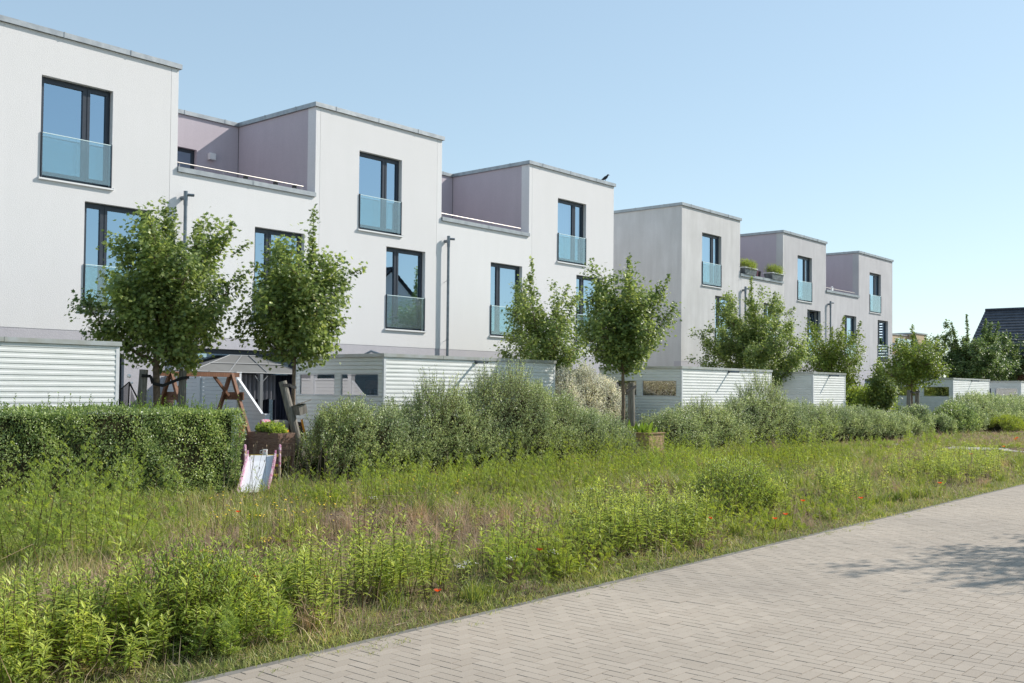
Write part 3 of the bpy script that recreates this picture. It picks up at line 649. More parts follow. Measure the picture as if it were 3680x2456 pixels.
b = MB(); b.box(12.12,12.62,16.72,17.3,.68,.735); b.box(12.15,12.2,16.75,16.8,0,.68); b.box(12.54,12.59,16.75,16.8,0,.68); b.box(12.15,12.2,17.2,17.25,0,.68); b.box(12.54,12.59,17.2,17.25,0,.68)
tag(b.build('garden_table', M['lightwood']), 'low garden table that carries the floral cushion', 'table')

# slide
sd = thing('toddler_slide', 'white toddler slide with magenta edges at the end of the clipped hedge', 'slide')
lo = Vector((9.16,13.02,.03)); hi = Vector((9.93,13.86,.50)); wv = Vector((.79,-.61,0)).normalized()*.205
b = MB(); nn = 10
pr = []
for k in range(nn+1):
    u = k/nn; p = lo.lerp(hi, u); p.z = .05+.45*(max(0, u-.12)/.88)**1.05+(.03 if u > .95 else 0); pr.append(p)
for k in range(nn):
    a, c = pr[k], pr[k+1]
    b.quad(a-wv, a+wv, c+wv, c-wv); b.quad(a-wv*1.0-Vector((0,0,.03)), c-wv-Vector((0,0,.03)), c+wv-Vector((0,0,.03)), a+wv-Vector((0,0,.03)))
b.build('chute', M['slide'], sd)
for s_ in (-1, 1):
    b = MB()
    for k in range(nn):
        a = pr[k]+wv*s_; c = pr[k+1]+wv*s_; h0 = .035+.05*min(1, k/3); h1 = .035+.05*min(1, (k+1)/3); t = wv.normalized()*s_*.025
        for (p0, p1) in ((Vector((0,0,-.03)), Vector((0,0,h0))),):
            b.quad(a+p0, c+p0, c+Vector((0,0,h1)), a+p1); b.quad(a+t+p0, a+t+p1, c+t+Vector((0,0,h1)), c+t+p0); b.quad(a+p1, c+Vector((0,0,h1)), c+t+Vector((0,0,h1)), a+t+p1)
    b.build('side_edge', M['pink'], sd)
    # tall side guard with rounded top
    g_ = MB(); base = hi+wv*s_*1.28+Vector((.05,.06,-.5)); dv = Vector((.61,.79,0)); out = []
    for k in range(13):
        t = math.pi*k/12; out.append(base+dv*(.13-.13*math.cos(t))+Vector((0,0,.34+.34*math.sin(t)**.8)))
    out = [base+Vector((0,0,.0))]+[base+dv*.05+Vector((0,0,.0)), base+dv*.08+Vector((0,0,.2)), base+dv*.17+Vector((0,0,.2)), base+dv*.2]+[base+dv*.26]+out[::-1]
    tt = wv.normalized()*s_*.03
    g_.poly(out); g_.poly([q+tt for q in out][::-1])
    for q0, q1 in zip(out, out[1:]+out[:1]): g_.quad(q0, q1, q1+tt, q0+tt)
    g_.build('side_guard', M['cream'], sd)
    e = MB(); e.tube([q+tt/2 for q in out[6:]], .02, 6); e.build('guard_rim', M['pink'], sd)
b = MB(); e_ = hi+Vector((.05,.06,0))
for z in (-.32, -.16, 0): b.bar(e_+wv*1.25+Vector((.15,.2,z)), e_-wv*1.25+Vector((.15,.2,z)), .06, .03)
b.build('step', M['yellow'], sd)
b = MB(); mp_ = hi+wv*.2+Vector((.06,.07,.03)); b.tube([mp_, mp_+Vector((0,0,.09))], .042, 14); b.tube([mp_+wv*-.22+Vector((0,0,.02)), mp_+wv*-.38+Vector((0,0,.03)), mp_+wv*-.38+Vector((0,0,.065)), mp_+wv*-.22+Vector((0,0,.075))], .007, 6)
mg = tag(b.build('mug', M['mug']), 'white mug with a small red heart on top of the slide', 'mug')
b = MB(); q = mp_+Vector((-.030,-.0312,.065)); 
hp = [(0,-.012),(.012,.002),(.010,.009),(.005,.010),(0,.005),(-.005,.010),(-.010,.009),(-.012,.002)]
b.poly([q+wv.normalized()*(u+.01)+Vector((0,0,v_)) for u, v_ in hp]); b.build('heart_print', M['red'], mg)

# planter box (larch)
pb = thing('planter_box', 'light larch planter box with chard growing in it, between two hedges', 'planter')
b = MB(); X0, X1, Y0, Y1, ZH = 20.60, 21.25, 13.4, 14.18, .60
for k in range(6):
    z = k*.1
    b.box(X0, X0+.025, Y0+.03, Y1-.03, z+.003, z+.099); b.box(X1-.025, X1, Y0+.03, Y1-.03, z+.003, z+.099); b.box(X0+.03, X1-.03, Y0, Y0+.025, z+.003, z+.099); b.box(X0+.03, X1-.03, Y1-.025, Y1, z+.003, z+.099)
b.build('boards', M['lightwood'], pb)
b = MB()
for x in (X0-.005, X1-.035):
    for y in (Y0-.005, Y1-.035): b.box(x, x+.04, y, y+.04, 0, ZH)
b.box(X0-.03, X1+.03, Y0-.03, Y0+.05, ZH, ZH+.02); b.box(X0-.03, X1+.03, Y1-.05, Y1+.03, ZH, ZH+.02); b.box(X0-.03, X0+.05, Y0+.05, Y1-.05, ZH, ZH+.02); b.box(X1-.05, X1+.03, Y0+.05, Y1-.05, ZH, ZH+.02)
b.build('rim', M['lightwood'], pb)
b = MB(); b.box(X0+.03, X1-.03, Y0+.03, Y1-.03, .4, .55); b.build('soil', M['core'], pb)

def stake(a, c, r, label, group='tree stakes'):
    b = MB(); a = Vector(a); c = Vector(c); n = 7
    b.tube([a.lerp(c, k/n)+Vector((.004*math.sin(k*2.1), 0, 0)) for k in range(n+1)], [r*(1+.04*math.sin(k*1.7)) for k in range(n+1)], 12)
    return tag(b.build('tree_stake', M['stake'], smooth=False), label, 'stake', group)
def strap(pts, label, wz=.055):
    b = MB(); pts = [Vector(p) for p in pts]
    for p, q in zip(pts[:-1], pts[1:]): b.bar(p, q+(q-p)*.03, .014, wz)
    return tag(b.build('tree_strap', M['strap']), label, 'strap', 'black tree straps')
stake((9.74,17.4,0), (9.84,17.4,1.93), .078, 'thick grey stake left of the trunk of the large round maple')
stake((10.57,17.3,0), (10.58,17.3,1.93), .072, 'thick grey stake right of the trunk of the large round maple')
strap([(9.75,17.31,1.82),(9.93,17.31,1.81),(9.97,17.3,1.68),(10.17,17.3,1.64),(10.30,17.28,1.69),(10.5,17.22,1.78),(10.66,17.22,1.80)], 'black strap slung from two stakes round the trunk of the large round maple')
stake((11.80,15.05,-.05), (11.42,15.35,1.74), .075, 'leaning grey stake that carries the bird box')
strap([(11.37,15.26,1.67),(11.52,15.26,1.67),(11.66,15.38,1.64),(11.99,15.70,1.63)], 'black strap from the leaning stake to the second maple')
bbx = thing('bird_box', 'small wooden bird box with a slanted roof on the leaning stake', 'bird box')
b = MB(); b.obox((11.64,15.10,1.23), (.085,0,.02), (0,.085,0), (-.02,0,.085)); b.build('body', M['stake'], bbx)
b = MB(); b.obox((11.65,15.08,1.345), (.125,0,.035), (0,.125,-.03), (-.002,0,.010)); b.build('roof', M['stake'], bbx)
stake((21.67,14.6,0), (21.60,14.6,1.82), .085, 'thick grey stake beside the maple behind the planter box')
strap([(21.24,14.5,1.60),(21.42,14.5,1.66),(21.66,14.5,1.74)], 'black strap tying the maple behind the planter box to its stake')
stake((41.25,14.6,0), (41.25,14.6,1.74), .085, 'grey stake left of the yellow-green maple trunk')
stake((42.2,14.6,0), (42.2,14.6,1.74), .085, 'grey stake right of the yellow-green maple trunk')
strap([(41.2,14.5,1.68),(41.6,14.5,1.62),(42.2,14.5,1.68)], 'black strap round the yellow-green maple trunk')
b = MB(); pts = [(0,0,0),(0,0,.25),(.02,0,.45),(.10,0,.62),(.13,0,.5),(.16,0,.2),(.16,0,0)]
b.poly([(44.14+p[0]*1.2, 15.0, p[2]+.05) for p in pts]); b.poly([(44.14+p[0]*1.2, 15.06, p[2]+.05) for p in pts][::-1])
for p, q in zip(pts, pts[1:]+pts[:1]): b.quad((44.14+p[0]*1.2,15.0,p[2]+.05),(44.14+q[0]*1.2,15.0,q[2]+.05),(44.14+q[0]*1.2,15.06,q[2]+.05),(44.14+p[0]*1.2,15.06,p[2]+.05))
tag(b.build('yellow_toy', M['yellow']), 'upright yellow plastic toy slide tip between two far bushes', 'toy')

# roof planters on the parapet
def tub(x, y, L, label):
    t = thing('planter_tub', label, 'planter', 'grey tubs on the roof parapet', (x, y, ZT))
    b = MB(); n0 = []
    h = .30
    for z, s_ in ((0, .86), (h, 1.0)):
        n0.append([(-L/2*s_, -.14*s_, z), (L/2*s_, -.14*s_, z), (L/2*s_, .30*s_, z), (-L/2*s_, .30*s_, z)])
    for k in range(4): b.quad(n0[0][k], n0[0][(k+1)%4], n0[1][(k+1)%4], n0[1][k])
    b.poly(n0[0][::-1]); b.poly([(p[0], p[1], h-.03) for p in n0[1]]); b.build('tub', M['planter'], t)
    b = MB(); a = L/2+.02
    b.box(-a, a, -.17, -.12, h-.03, h+.01); b.box(-a, a, .29, .33, h-.03, h+.01); b.box(-a, -a+.05, -.12, .29, h-.03, h+.01); b.box(a-.05, a, -.12, .29, h-.03, h+.01); b.build('rim', M['shedtrim'], t)
    return t
tubs = [tub(41.55, FY+.02, 1.15, 'grey tub with feathery herbs on the roof parapet, left one of two'), tub(44.2, FY+.02, 1.2, 'grey tub with feathery herbs on the roof parapet, right one of two')]
for x, mt, l in ((42.32, 'purple', 'small purple pot between the grey roof tubs'), (42.6, 'blackp', 'small dark pot between the grey roof tubs')):
    b = MB(); b.tube([(x, FY+.05, ZT), (x, FY+.05, ZT+.26)], [.08, .11], 12); tag(b.build('plant_pot', M[mt]), l, 'pot')
b = MB(); b.box(50.7,50.85,FY+.06,FY+.14,ZT,ZT+.18); b.ball((50.77,FY+.1,ZT+.2),.06); tag(b.build('roof_ornament', M['lampw']), 'small white ornament on the parapet of the last roof terrace', 'ornament')

# ------------------------------------------------------------------ far buildings
def far_yellow():
    h = thing('apartment_building', 'ochre flat-roofed apartment building beyond the right end of the row', 'building')
    b = MB(); b.box(121, 129.7, 46, 60, 0, 8.65); b.box(129.7, 133.5, 45, 60, 0, 8.95); b.box(118, 125, 44.5, 46, 0, 5.4); b.build('wall', M['yellowwall'], h)
    b = MB(); b.box(120.9, 129.7, 45.9, 60, 8.65, 8.82); b.box(129.6, 133.6, 44.9, 60, 8.95, 9.12); b.box(117.9, 131.5, 43.2, 44.5, 7.2-.1, 7.25-.25+.3); b.build('coping', M['zinc'], h)
    b = MB(); b.box(118, 131.4, 43.3, 44.4, 6.7, 6.9); b.build('balcony', M['whitepaint'], h)
    b = MB(); b.quad((118,43.3,6.9),(125,43.3,6.9),(125,43.3,7.9),(118,43.3,7.9)); b.build('balcony_glass', M['tealglass'], h)
    b = MB(); b.box(126.6, 129.2, 45.93, 46.0, 6.95, 8.3); b.build('window', M['frame'], h)
far_yellow()
h = thing('low_building', 'low pale flat-roofed building beyond the yellow-green maple', 'building')
b = MB(); b.box(100, 121, 39, 50, 0, 5.3); b.build('wall', M['pl_grey'], h)
b = MB(); b.box(99.9, 121.1, 38.9, 50, 5.3, 5.5); b.build('coping', M['zinc'], h)
b = MB(); b.box(108, 109.6, 38.94, 39, 1.2, 2.8); b.box(114, 116, 38.94, 39, 1.2, 2.8); b.build('window', M['frame'], h)
h = thing('dark_building', 'dark grey garden wing beside the last tower house', 'building')
b = MB(); b.box(92, 99, 33, 40, 0, 4.2); b.build('wall', M['darkwall'], h); b = MB(); b.box(91.9,99.1,32.9,40,4.2,4.35); b.build('coping', M['zinc'], h)

def gable_house(xr, y0, y1, zr, half, ze, name, label, skyl=True, mirror=1, wallm='pl_tower'):
    h = thing(name, label, 'house')
    b = MB()
    b.box(xr-half+.3, xr+half-.3, y0+.2, y1-.2, 0, ze); 
    for y in (y0+.2, y1-.2): b.poly([(xr-half+.3, y, ze), (xr+half-.3, y, ze), (xr, y, zr-.25)])
    b.build('wall', M[wallm], h)
    r = MB(); n = 16
    for s_ in (-1, 1):
        for k in range(n):                      # overlapping tile courses
            u0, u1 = k/n, (k+1)/n
            a = (xr+s_*half*(1-u0), ze+(zr-ze)*u0+.0); c = (xr+s_*half*(1-u1), ze+(zr-ze)*u1)
            up = .07
            pts = [(a[0], y0, a[1]+up), (a[0], y1, a[1]+up), (c[0], y1, c[1]+.01), (c[0], y0, c[1]+.01)]
            r.quad(*(pts if s_ > 0 else pts[::-1])); pts2 = [(a[0], y0, a[1]+up), (a[0], y0, a[1]-.06), (a[0], y1, a[1]-.06), (a[0], y1, a[1]+up)]; r.quad(*(pts2 if s_ < 0 else pts2[::-1]))
        r.quad((xr+s_*half, y0, ze-.02), (xr+s_*half, y1, ze-.02), (xr, y1, zr-.05), (xr, y0, zr-.05))
    ro = r.build('roof', M['tile'], h)
    b = MB(); b.tube([(xr, y0, zr+.05), (xr, y1, zr+.05)], .12, 8); b.build('ridge_cap', M['tile'], ro)
    if skyl:
        sl = (zr-ze)/half
        for (ya, yb) in skyl:
            b = MB(); xa = xr-half*.42; xb = xr-half*.72; za = zr-(xr-xa)*sl; zb = zr-(xr-xb)*sl
            b.quad((xa, ya, za+.14), (xa, yb, za+.14), (xb, yb, zb+.14), (xb, ya, zb+.14)); 
            g_ = b.build('rooflight', M['rooflight'], ro)
            c = MB(); c.bar((xa,ya,za+.12),(xb,ya,zb+.12),.12,.14); c.bar((xa,yb,za+.12),(xb,yb,zb+.12),.12,.14); c.bar((xa,ya,za+.12),(xa,yb,za+.12),.12,.14); c.bar((xb,ya,zb+.12),(xb,yb,zb+.12),.12,.14); c.build('rooflight_frame', M['frame'], ro)
    return h
gable_house(84, 12, 23.85, 8.02, 5.2, 4.3, 'gabled_house', 'house with a dark tiled roof behind the trees at the right edge of the photo', [(14.2,15.6),(17.3,19.0)], wallm='brickwall')
# houses across the road: out of view, but mirrored in the window panes
gable_house(56, -34, -17, 11.2, 6.5, 6.0, 'gabled_house', 'dark tiled house across the road, mirrored in the second tower window', [(-30,-29),(-26,-25)])


# ================================================================== vegetation
def unit(v): return v/np.maximum(np.linalg.norm(v, axis=-1, keepdims=True), 1e-9)
def frames(d, up_bias=None, roll=None):
    """columns: X width, Y length (d), Z normal; normal as close to up as possible, then rolled"""
    d = unit(d); u = np.tile(np.array([0, 0, 1.]), (len(d), 1)) if up_bias is None else unit(up_bias)
    x = np.cross(d, u); bad = np.linalg.norm(x, axis=1) < .05; x[bad] = np.cross(d[bad], np.array([[1., 0, 0]])); x = unit(x); z = np.cross(x, d)
    if roll is not None:
        c, s = np.cos(roll)[:, None], np.sin(roll)[:, None]; x, z = x*c+z*s, z*c-x*s
    return np.stack([x, d, z], axis=2)
def inst(tv, tf, pos, fr, sc):
    """merge copies of a leaf template; sc scalar array or (n,3)"""
    tv = np.asarray(tv, float); tf = np.asarray(tf); n = len(pos)
    sc = np.asarray(sc, float); sc = sc[:, None] if sc.ndim == 1 else sc
    L = tv[None]*sc[:, None, :]
    V = np.einsum('nij,nvj->nvi', fr, L)+pos[:, None, :]
    F = tf[None]+(np.arange(n)*len(tv))[:, None, None]
    return V.reshape(-1, 3), F.reshape(-1, tf.shape[1])
def merge(parts):
    Vs, Fs, Ms, o = [], [], [], 0
    for V, F, mi in parts:
        Vs.append(V); Fs.append(F+o); Ms.append(np.full(len(F), mi)); o += len(V)
    return np.concatenate(Vs), np.concatenate(Fs), np.concatenate(Ms)
# leaf templates (x width, y length, z up), all triangles
LANCE = ([(0,0,0),(.13,.35,.03),(.0,.40,-.01),(-.13,.35,.03),(.09,.72,.0),(0,.74,-.04),(-.09,.72,0),(0,1,-.10)],
         [(0,1,2),(0,2,3),(1,4,2),(2,4,5),(2,5,6),(2,6,3),(4,7,5),(5,7,6)])
OVAL = ([(0,0,0),(.25,.5,.05),(0,1,-.03),(-.25,.5,.05)], [(0,1,2),(0,2,3)])
NARROW = ([(0,0,0),(.14,.45,.03),(0,1,-.06),(-.14,.45,.03)], [(0,1,2),(0,2,3)])
def maple():
    c = (0, .38, .0); rim = []
    for a, r in ((-90,.38),(-62,.30),(-18,.60),(8,.34),(36,.66),(62,.36),(90,.64),(118,.36),(144,.66),(172,.34),(198,.60),(242,.30)):
        rim.append((r*math.cos(R(a)), .38+r*math.sin(R(a)), .05*math.cos(R(a*2))-.03*r))
    v = [c]+rim; n = len(rim)
    return v, [(0, 1+i, 1+(i+1) % n) for i in range(n)]
MAPLE = maple()
def pinnate(n=6):
    v, f = [], []
    for k in range(n):
        y = .15+.8*k/n; w = .34*math.sin(math.pi*(.18+.78*k/n))
        for s in (-1, 1):
            o = len(v); v += [(0,y,0),(s*w*.55,y+.02,.03),(s*w,y+.13,-.02),(s*w*.45,y+.11,.02)]; f += [(o,o+1,o+2),(o,o+2,o+3)]
    o = len(v); v += [(-.012,0,0),(.012,0,0),(0,1.05,-.05)]; f += [(o,o+1,o+2)]
    return v, f
FERN = pinnate()
def blade_mesh(pos, h, wd, lean, az, curve=.5):
    n = len(pos); t = np.array([0, .5, 1.]); dx, dy = np.cos(az), np.sin(az)
    off = (lean*h)[:, None]*(t**(1+curve))[None]; z = h[:, None]*(t-.12*lean[:, None]*t**2*2)
    cx = pos[:, 0:1]+dx[:, None]*off; cy = pos[:, 1:2]+dy[:, None]*off; cz = pos[:, 2:3]+z
    ph = RNG.uniform(0, 6.28, n); wx, wy = (np.cos(ph)*wd/2)[:, None], (np.sin(ph)*wd/2)[:, None]
    tw = np.array([1, .75, 0])[None]
    A = np.stack([cx-wx*tw, cy-wy*tw, cz], -1); B = np.stack([cx+wx*tw, cy+wy*tw, cz], -1)
    V = np.concatenate([A[:, 0:1], B[:, 0:1], A[:, 1:2], B[:, 1:2], A[:, 2:3]], 1)
    F = np.array([(0,1,3),(0,3,2),(2,3,4)])[None]+(np.arange(n)*5)[:, None, None]
    return V.reshape(-1, 3), F.reshape(-1, 3)
def sticks(a, b, ra, rb):
    """thin 3-sided stems from a to b"""
    n = len(a); d = unit(b-a); u = np.tile(np.array([.31, .95, .05]), (n, 1)); x = unit(np.cross(d, u)); y = np.cross(d, x); out = []
    for p, r in ((a, ra), (b, rb)):
        for k in range(3):
            t = 2.094*k; out.append(p+(x*math.cos(t)+y*math.sin(t))*np.asarray(r).reshape(-1, 1))
    V = np.stack(out, 1); F = np.array([(0,1,4),(0,4,3),(1,2,5),(1,5,4),(2,0,3),(2,3,5)])[None]+(np.arange(n)*6)[:, None, None]
    return V.reshape(-1, 3), F.reshape(-1, 3)
def rdir(n): return unit(RNG.normal(size=(n, 3)))

LM = {}
LM['maple'] = leafmat('maple_leaf', [(0.121,0.174,0.064),(0.181,0.249,0.082),(0.259,0.331,0.107),(0.405,0.456,0.159)], .42, .42)
LM['maple_y'] = leafmat('maple_leaf_yellowish', [(.143,.209,.039),(.198,.275,.050),(.297,.352,.077),(.132,.198,.039)], .45, .32)
LM['maple_d'] = leafmat('maple_leaf_dark', [(0.085,0.139,0.055),(0.132,0.195,0.069),(0.185,0.260,0.088),(0.293,0.366,0.139)], .42, .38)
LM['privet'] = leafmat('privet_leaf', [(0.096,0.156,0.055),(0.190,0.272,0.090),(0.339,0.428,0.149),(0.637,0.729,0.338)], .36, .34, .6)  # lightest and darkest tones stand in for leaf highlights and dark gaps
LM['privet_tip'] = leafmat('privet_young_leaf', [(.143,.234,.039),(.221,.325,.065)], .35, .3)
LM['bush'] = leafmat('grey_green_leaf', [(0.188,0.248,0.107),(0.279,0.352,0.148),(0.401,0.479,0.224),(0.603,0.657,0.386)], .38, .38, .55)
LM['pale'] = leafmat('pale_blossom', [(0.887,0.794,0.659),(0.900,0.900,0.860),(0.507,0.529,0.315),(0.900,0.900,0.789)], .8, .3)
LM['gold'] = leafmat('goldenrod_leaf', [(0.241,0.315,0.069),(0.326,0.403,0.095),(0.453,0.491,0.126)], .5, .5)
LM['goldtop'] = leafmat('goldenrod_top', [(0.439,0.507,0.126),(0.554,0.607,0.168)], .5, .4)
LM['fern'] = leafmat('tansy_leaf', [(0.200,0.280,0.067),(0.302,0.398,0.089),(0.484,0.560,0.111)], .5, .42)
LM['herb'] = leafmat('bright_herb_leaf', [(0.231,0.312,0.048),(0.317,0.393,0.067),(0.462,0.497,0.097)], .5, .35)
LM['grass'] = leafmat('grass_blade', [(0.174,0.249,0.061),(0.287,0.351,0.085),(0.424,0.442,0.145),(0.562,0.453,0.242)], .5, .3)
LM['grasst'] = leafmat('tuft_blade', [(0.150,0.210,0.048),(0.237,0.290,0.066),(0.338,0.360,0.096)], .45, .4)
LM['dry'] = leafmat('dry_grass', [(.341,.220,.154),(.506,.363,.253),(.638,.495,.352)], .8, .2)
LM['litter'] = leafmat('straw_litter', [(.230,.149,.115),(.380,.265,.196),(.552,.414,.310)], .9, 0)
LM['stem'] = mat('weed_stem', (.13,.12,.04), .8, col2=(.16,.075,.045), vscale=3)
LM['yflower'] = mat('yellow_flower', (.75,.50,.03), .7); LM['wflower'] = mat('white_flower', (.72,.70,.66), .8)
LM['poppy'] = leafmat('poppy_petal', [(.72,.10,.03),(.80,.16,.05)], .7, .4); LM['seed'] = mat('seed_head', (.30,.22,.15), .9)
LM['ybush'] = leafmat('yellow_green_leaf', [(.34,.42,.09),(.46,.54,.13),(.22,.31,.06)], .5, .35)

# ------------------------------------------------------------------ trees
def tree(name, label, x, y, ztop, zc0, rad, n_leaf, m, trunk_r=.045, leaders=3, off=(0, 0), zmain=None, leaf=.070, bare=0, spikes=None, group='street maples', dens=1.0, lean=(0, 0)):
    t = thing(name, label, 'tree', group, (x, y, 0)); zmain = zmain or ztop-.55*(ztop-zc0)*.4
    ox, oy = off; rs = np.random.default_rng(int(x*100+y*7))
    br = MB()
    # trunk with slight wobble up into the crown
    H = zmain-.15*(zmain-zc0); pts = [Vector((lean[0]*k/6+.012*math.sin(k*2.3+x), lean[1]*k/6+.012*math.cos(k*1.7), H*k/6)) for k in range(7)]
    br.tube(pts, [trunk_r*(1.15-.75*k/6) for k in range(7)], 9)
    tips = []; segs = []
    nb = 15 if rad > .8 else 10
    for i in range(nb):
        a = i*2.4+rs.uniform(-.3, .3); f_ = (i+.5)/nb; z0 = zc0+.05+(zmain-zc0)*.62*f_
        zt = zc0+(zmain-zc0)*(.30+.70*f_)*rs.uniform(.85, 1.08)+.25
        rr = rad*(1-.62*max(0, f_-.25)**1.3)*rs.uniform(.72, 1.05)
        p0 = np.array([lean[0]*z0/H, lean[1]*z0/H, z0]); p2 = np.array([ox*f_+rr*math.cos(a), oy*f_+rr*math.sin(a), zt]); p1 = (p0+p2)/2+np.array([.22*rr*math.cos(a), .22*rr*math.sin(a), -.12])
        cur = [p0*(1-u)**2+2*p1*u*(1-u)+p2*u*u for u in np.linspace(0, 1, 6)]
        br.tube([Vector(c) for c in cur], [trunk_r*.42*(1-.14*k) for k in range(6)], 5)
        for u in (.25, .4, .55, .7, .85, 1.0):
            k = int(u*5); c = cur[min(5, k)]; tips.append((c, .22, .26)); 
            for _ in range(3 if u < 1 else 2):
                dd = unit(rs.normal(size=3)*[1, 1, .6]+[0, 0, .55]); e = c+dd*rs.uniform(.15, .42)*rad/1.1; segs.append((c, e)); tips.append((e, .17, .23))
    # leaders: narrow upright shoots that break the outline
    sp = spikes or [(rs.uniform(-.5, .5)*rad, rs.uniform(-.5, .5)*rad, zmain+(ztop-zmain)*rs.uniform(.3, 1)) for _ in range(leaders)]
    shoots = []
    for (sx, sy, sz) in sp:
        b0 = np.array([ox+sx*.75, oy+sy*.75, zmain-.35]); b1 = np.array([ox+sx, oy+sy, sz]); br.tube([Vector(b0), Vector((b0+b1)/2+np.array([.02,.01,0])), Vector(b1)], [.010, .007, .003], 4)
        L = np.linalg.norm(b1-b0); kk = max(3, int(L/.11))
        for q in range(kk): shoots.append((b0+(b1-b0)*(q+.5)/kk, .075*(1.25-.6*q/kk), .08))
    for _ in range(bare):
        a = rs.uniform(0, 6.28); r0 = rad*rs.uniform(.1, .6); b0 = Vector((ox+r0*math.cos(a), oy+r0*math.sin(a), zmain-.1)); br.tube([b0, b0+Vector((.03, .02, .55+rs.uniform(0, .3)))], [.006, .002], 4)
    for a_, b_ in segs: br.tube([Vector(a_), Vector(b_)], [.008, .003], 4, caps=False)
    br.build('trunk', M['bark'], t, smooth=True)
    # leaves in clusters
    P = []; w_ = np.array([tp[1]**2 for tp in tips]); w_ *= rs.uniform(.45, 1.6, len(w_)); w_ /= w_.sum(); cnt = rs.multinomial(int(n_leaf*dens), w_)
    for (c, r, rz), k in zip(tips, cnt):
        q = rs.normal(size=(k, 3))*[r*.55, r*.55, rz*.5]; P.append(np.asarray(c)+q)
    for c, r, rz in shoots: P.append(np.asarray(c)+rs.normal(size=(16, 3))*[r*.6, r*.6, rz*.6])
    P = np.concatenate(P); n = len(P); cen = np.array([ox, oy, (zc0+zmain)/2])
    P[:, 2] = np.maximum(P[:, 2], zc0-.12+rs.uniform(0, .25, n))
    out = unit((P-cen)*[1, 1, .6]); d = unit(out*.8+rs.normal(size=(n, 3))*.65+np.array([0, 0, -.35])); 
    up = unit(out*.55+np.array([0, 0, .75])+rs.normal(size=(n, 3))*.45)
    V, F = inst(*MAPLE, P, frames(d, up), rs.uniform(.72, 1.25, n)*leaf)
    np_mesh('crown', V, F, m, parent=t)
    return t
tree('maple_tree', 'large round maple at left between two thick stakes, in front of the first tower', 10.1, 17.4, 5.05, 1.86, 1.17, 24000, LM['maple'], .075, off=(.30,-.34), zmain=4.45, spikes=[(-.62,.40,4.85),(-.48,.35,4.7),(-.20,.34,5.1),(-.12,.2,4.95),(.2,-.2,4.72),(.6,-.68,4.7),(.85,-.88,4.35),(-.85,.88,4.4),(.3,-.1,4.75)])
tree('maple_tree', 'second maple from the left, with a long bare shoot above the leaning stake', 12.0, 15.8, 4.95, 1.98, 1.0, 17000, LM['maple'], .045, off=(.12,-.10), zmain=4.15, spikes=[(.14,-.13,5.02),(.12,-.12,4.5),(.5,-.5,4.15),(-.3,.3,4.2),(.85,-.8,3.95)], lean=(.05,.0))
tree('maple_tree', 'maple standing behind the right half of the long shed with the bushy hedge', 23.8, 19.3, 5.5, 1.2, 1.22, 17000, LM['maple'], .06, zmain=4.5, spikes=[(-.3,.2,5.55),(-.35,.25,5.1),(.6,-.5,4.8),(.85,-.7,4.4)])
tree('maple_tree', 'maple with one thick stake, in front of the shed with the planter box', 21.24, 14.6, 5.0, 1.95, 1.08, 16500, LM['maple'], .05, off=(.05,.02), zmain=4.25, spikes=[(.08,-.1,5.0),(.05,-.05,4.6),(.75,-.85,4.5),(.6,-.7,4.35),(-.4,.5,4.2)])
tree('maple_tree', 'wide olive-green maple whose top reaches the roof planter tubs', 35.6, 18.4, 5.9, 1.1, 2.1, 42000, LM['maple'], .08, zmain=4.9, spikes=[(-.15,.1,6.0),(-.1,.15,5.6),(.55,-.55,5.45),(-.6,.7,5.0),(1.1,-1.1,4.8)], leaf=.07)
tree('maple_tree', 'sparse light green maple left of the last tower, above the narrow shed', 45.2, 19.5, 5.2, 1.3, 1.6, 15000, LM['maple_y'], .06, zmain=4.2, spikes=[(-.7,.7,4.8),(.4,-.4,5.1),(.9,-1.0,4.9),(0,0,4.6)], bare=5, leaf=.075)
tree('maple_tree', 'yellow-green maple between two stakes, in front of the shed near the footpath', 41.6, 14.6, 4.3, 1.72, 1.25, 9500, LM['maple_y'], .045, off=(.15,-.1), zmain=3.4, spikes=[(-.1,.1,4.35),(-.05,.1,3.9),(-.5,.6,3.8),(.6,-.6,3.7),(.9,-.9,3.5)], bare=4, leaf=.07)
tree('maple_tree', 'big dark green maple at right, below the dark tiled roof', 68.5, 20.2, 6.4, 1.6, 2.5, 30000, LM['maple_d'], .09, zmain=5.2, spikes=[(-1.0,1.0,6.1),(-.3,.3,6.6),(.6,-.6,6.3),(1.2,-1.2,6.1),(1.5,-1.6,5.6)], leaf=.10)
tree('maple_tree', 'dark maple cut off by the right edge of the photo', 79.0, 20.6, 6.4, 1.6, 2.4, 20000, LM['maple_d'], .09, zmain=5.4, leaf=.11)
tree('maple_tree', 'dark maple left of the big maple, behind the shed roof', 66.0, 22.5, 5.6, 1.4, 1.7, 11000, LM['maple_d'], .08, zmain=4.7, leaf=.10)
tree('maple_sapling', 'bushy young maple between the narrow shed and the shed near the footpath', 46.3, 17.6, 3.2, .5, .75, 4500, LM['maple'], .03, zmain=2.7, leaf=.09, group='saplings')
tree('maple_tree', 'roadside maple to the right, whose shadow falls on the paving', 16.1, .05, 5.6, 2.3, 1.55, 6500, LM['maple'], .06, zmain=4.7)

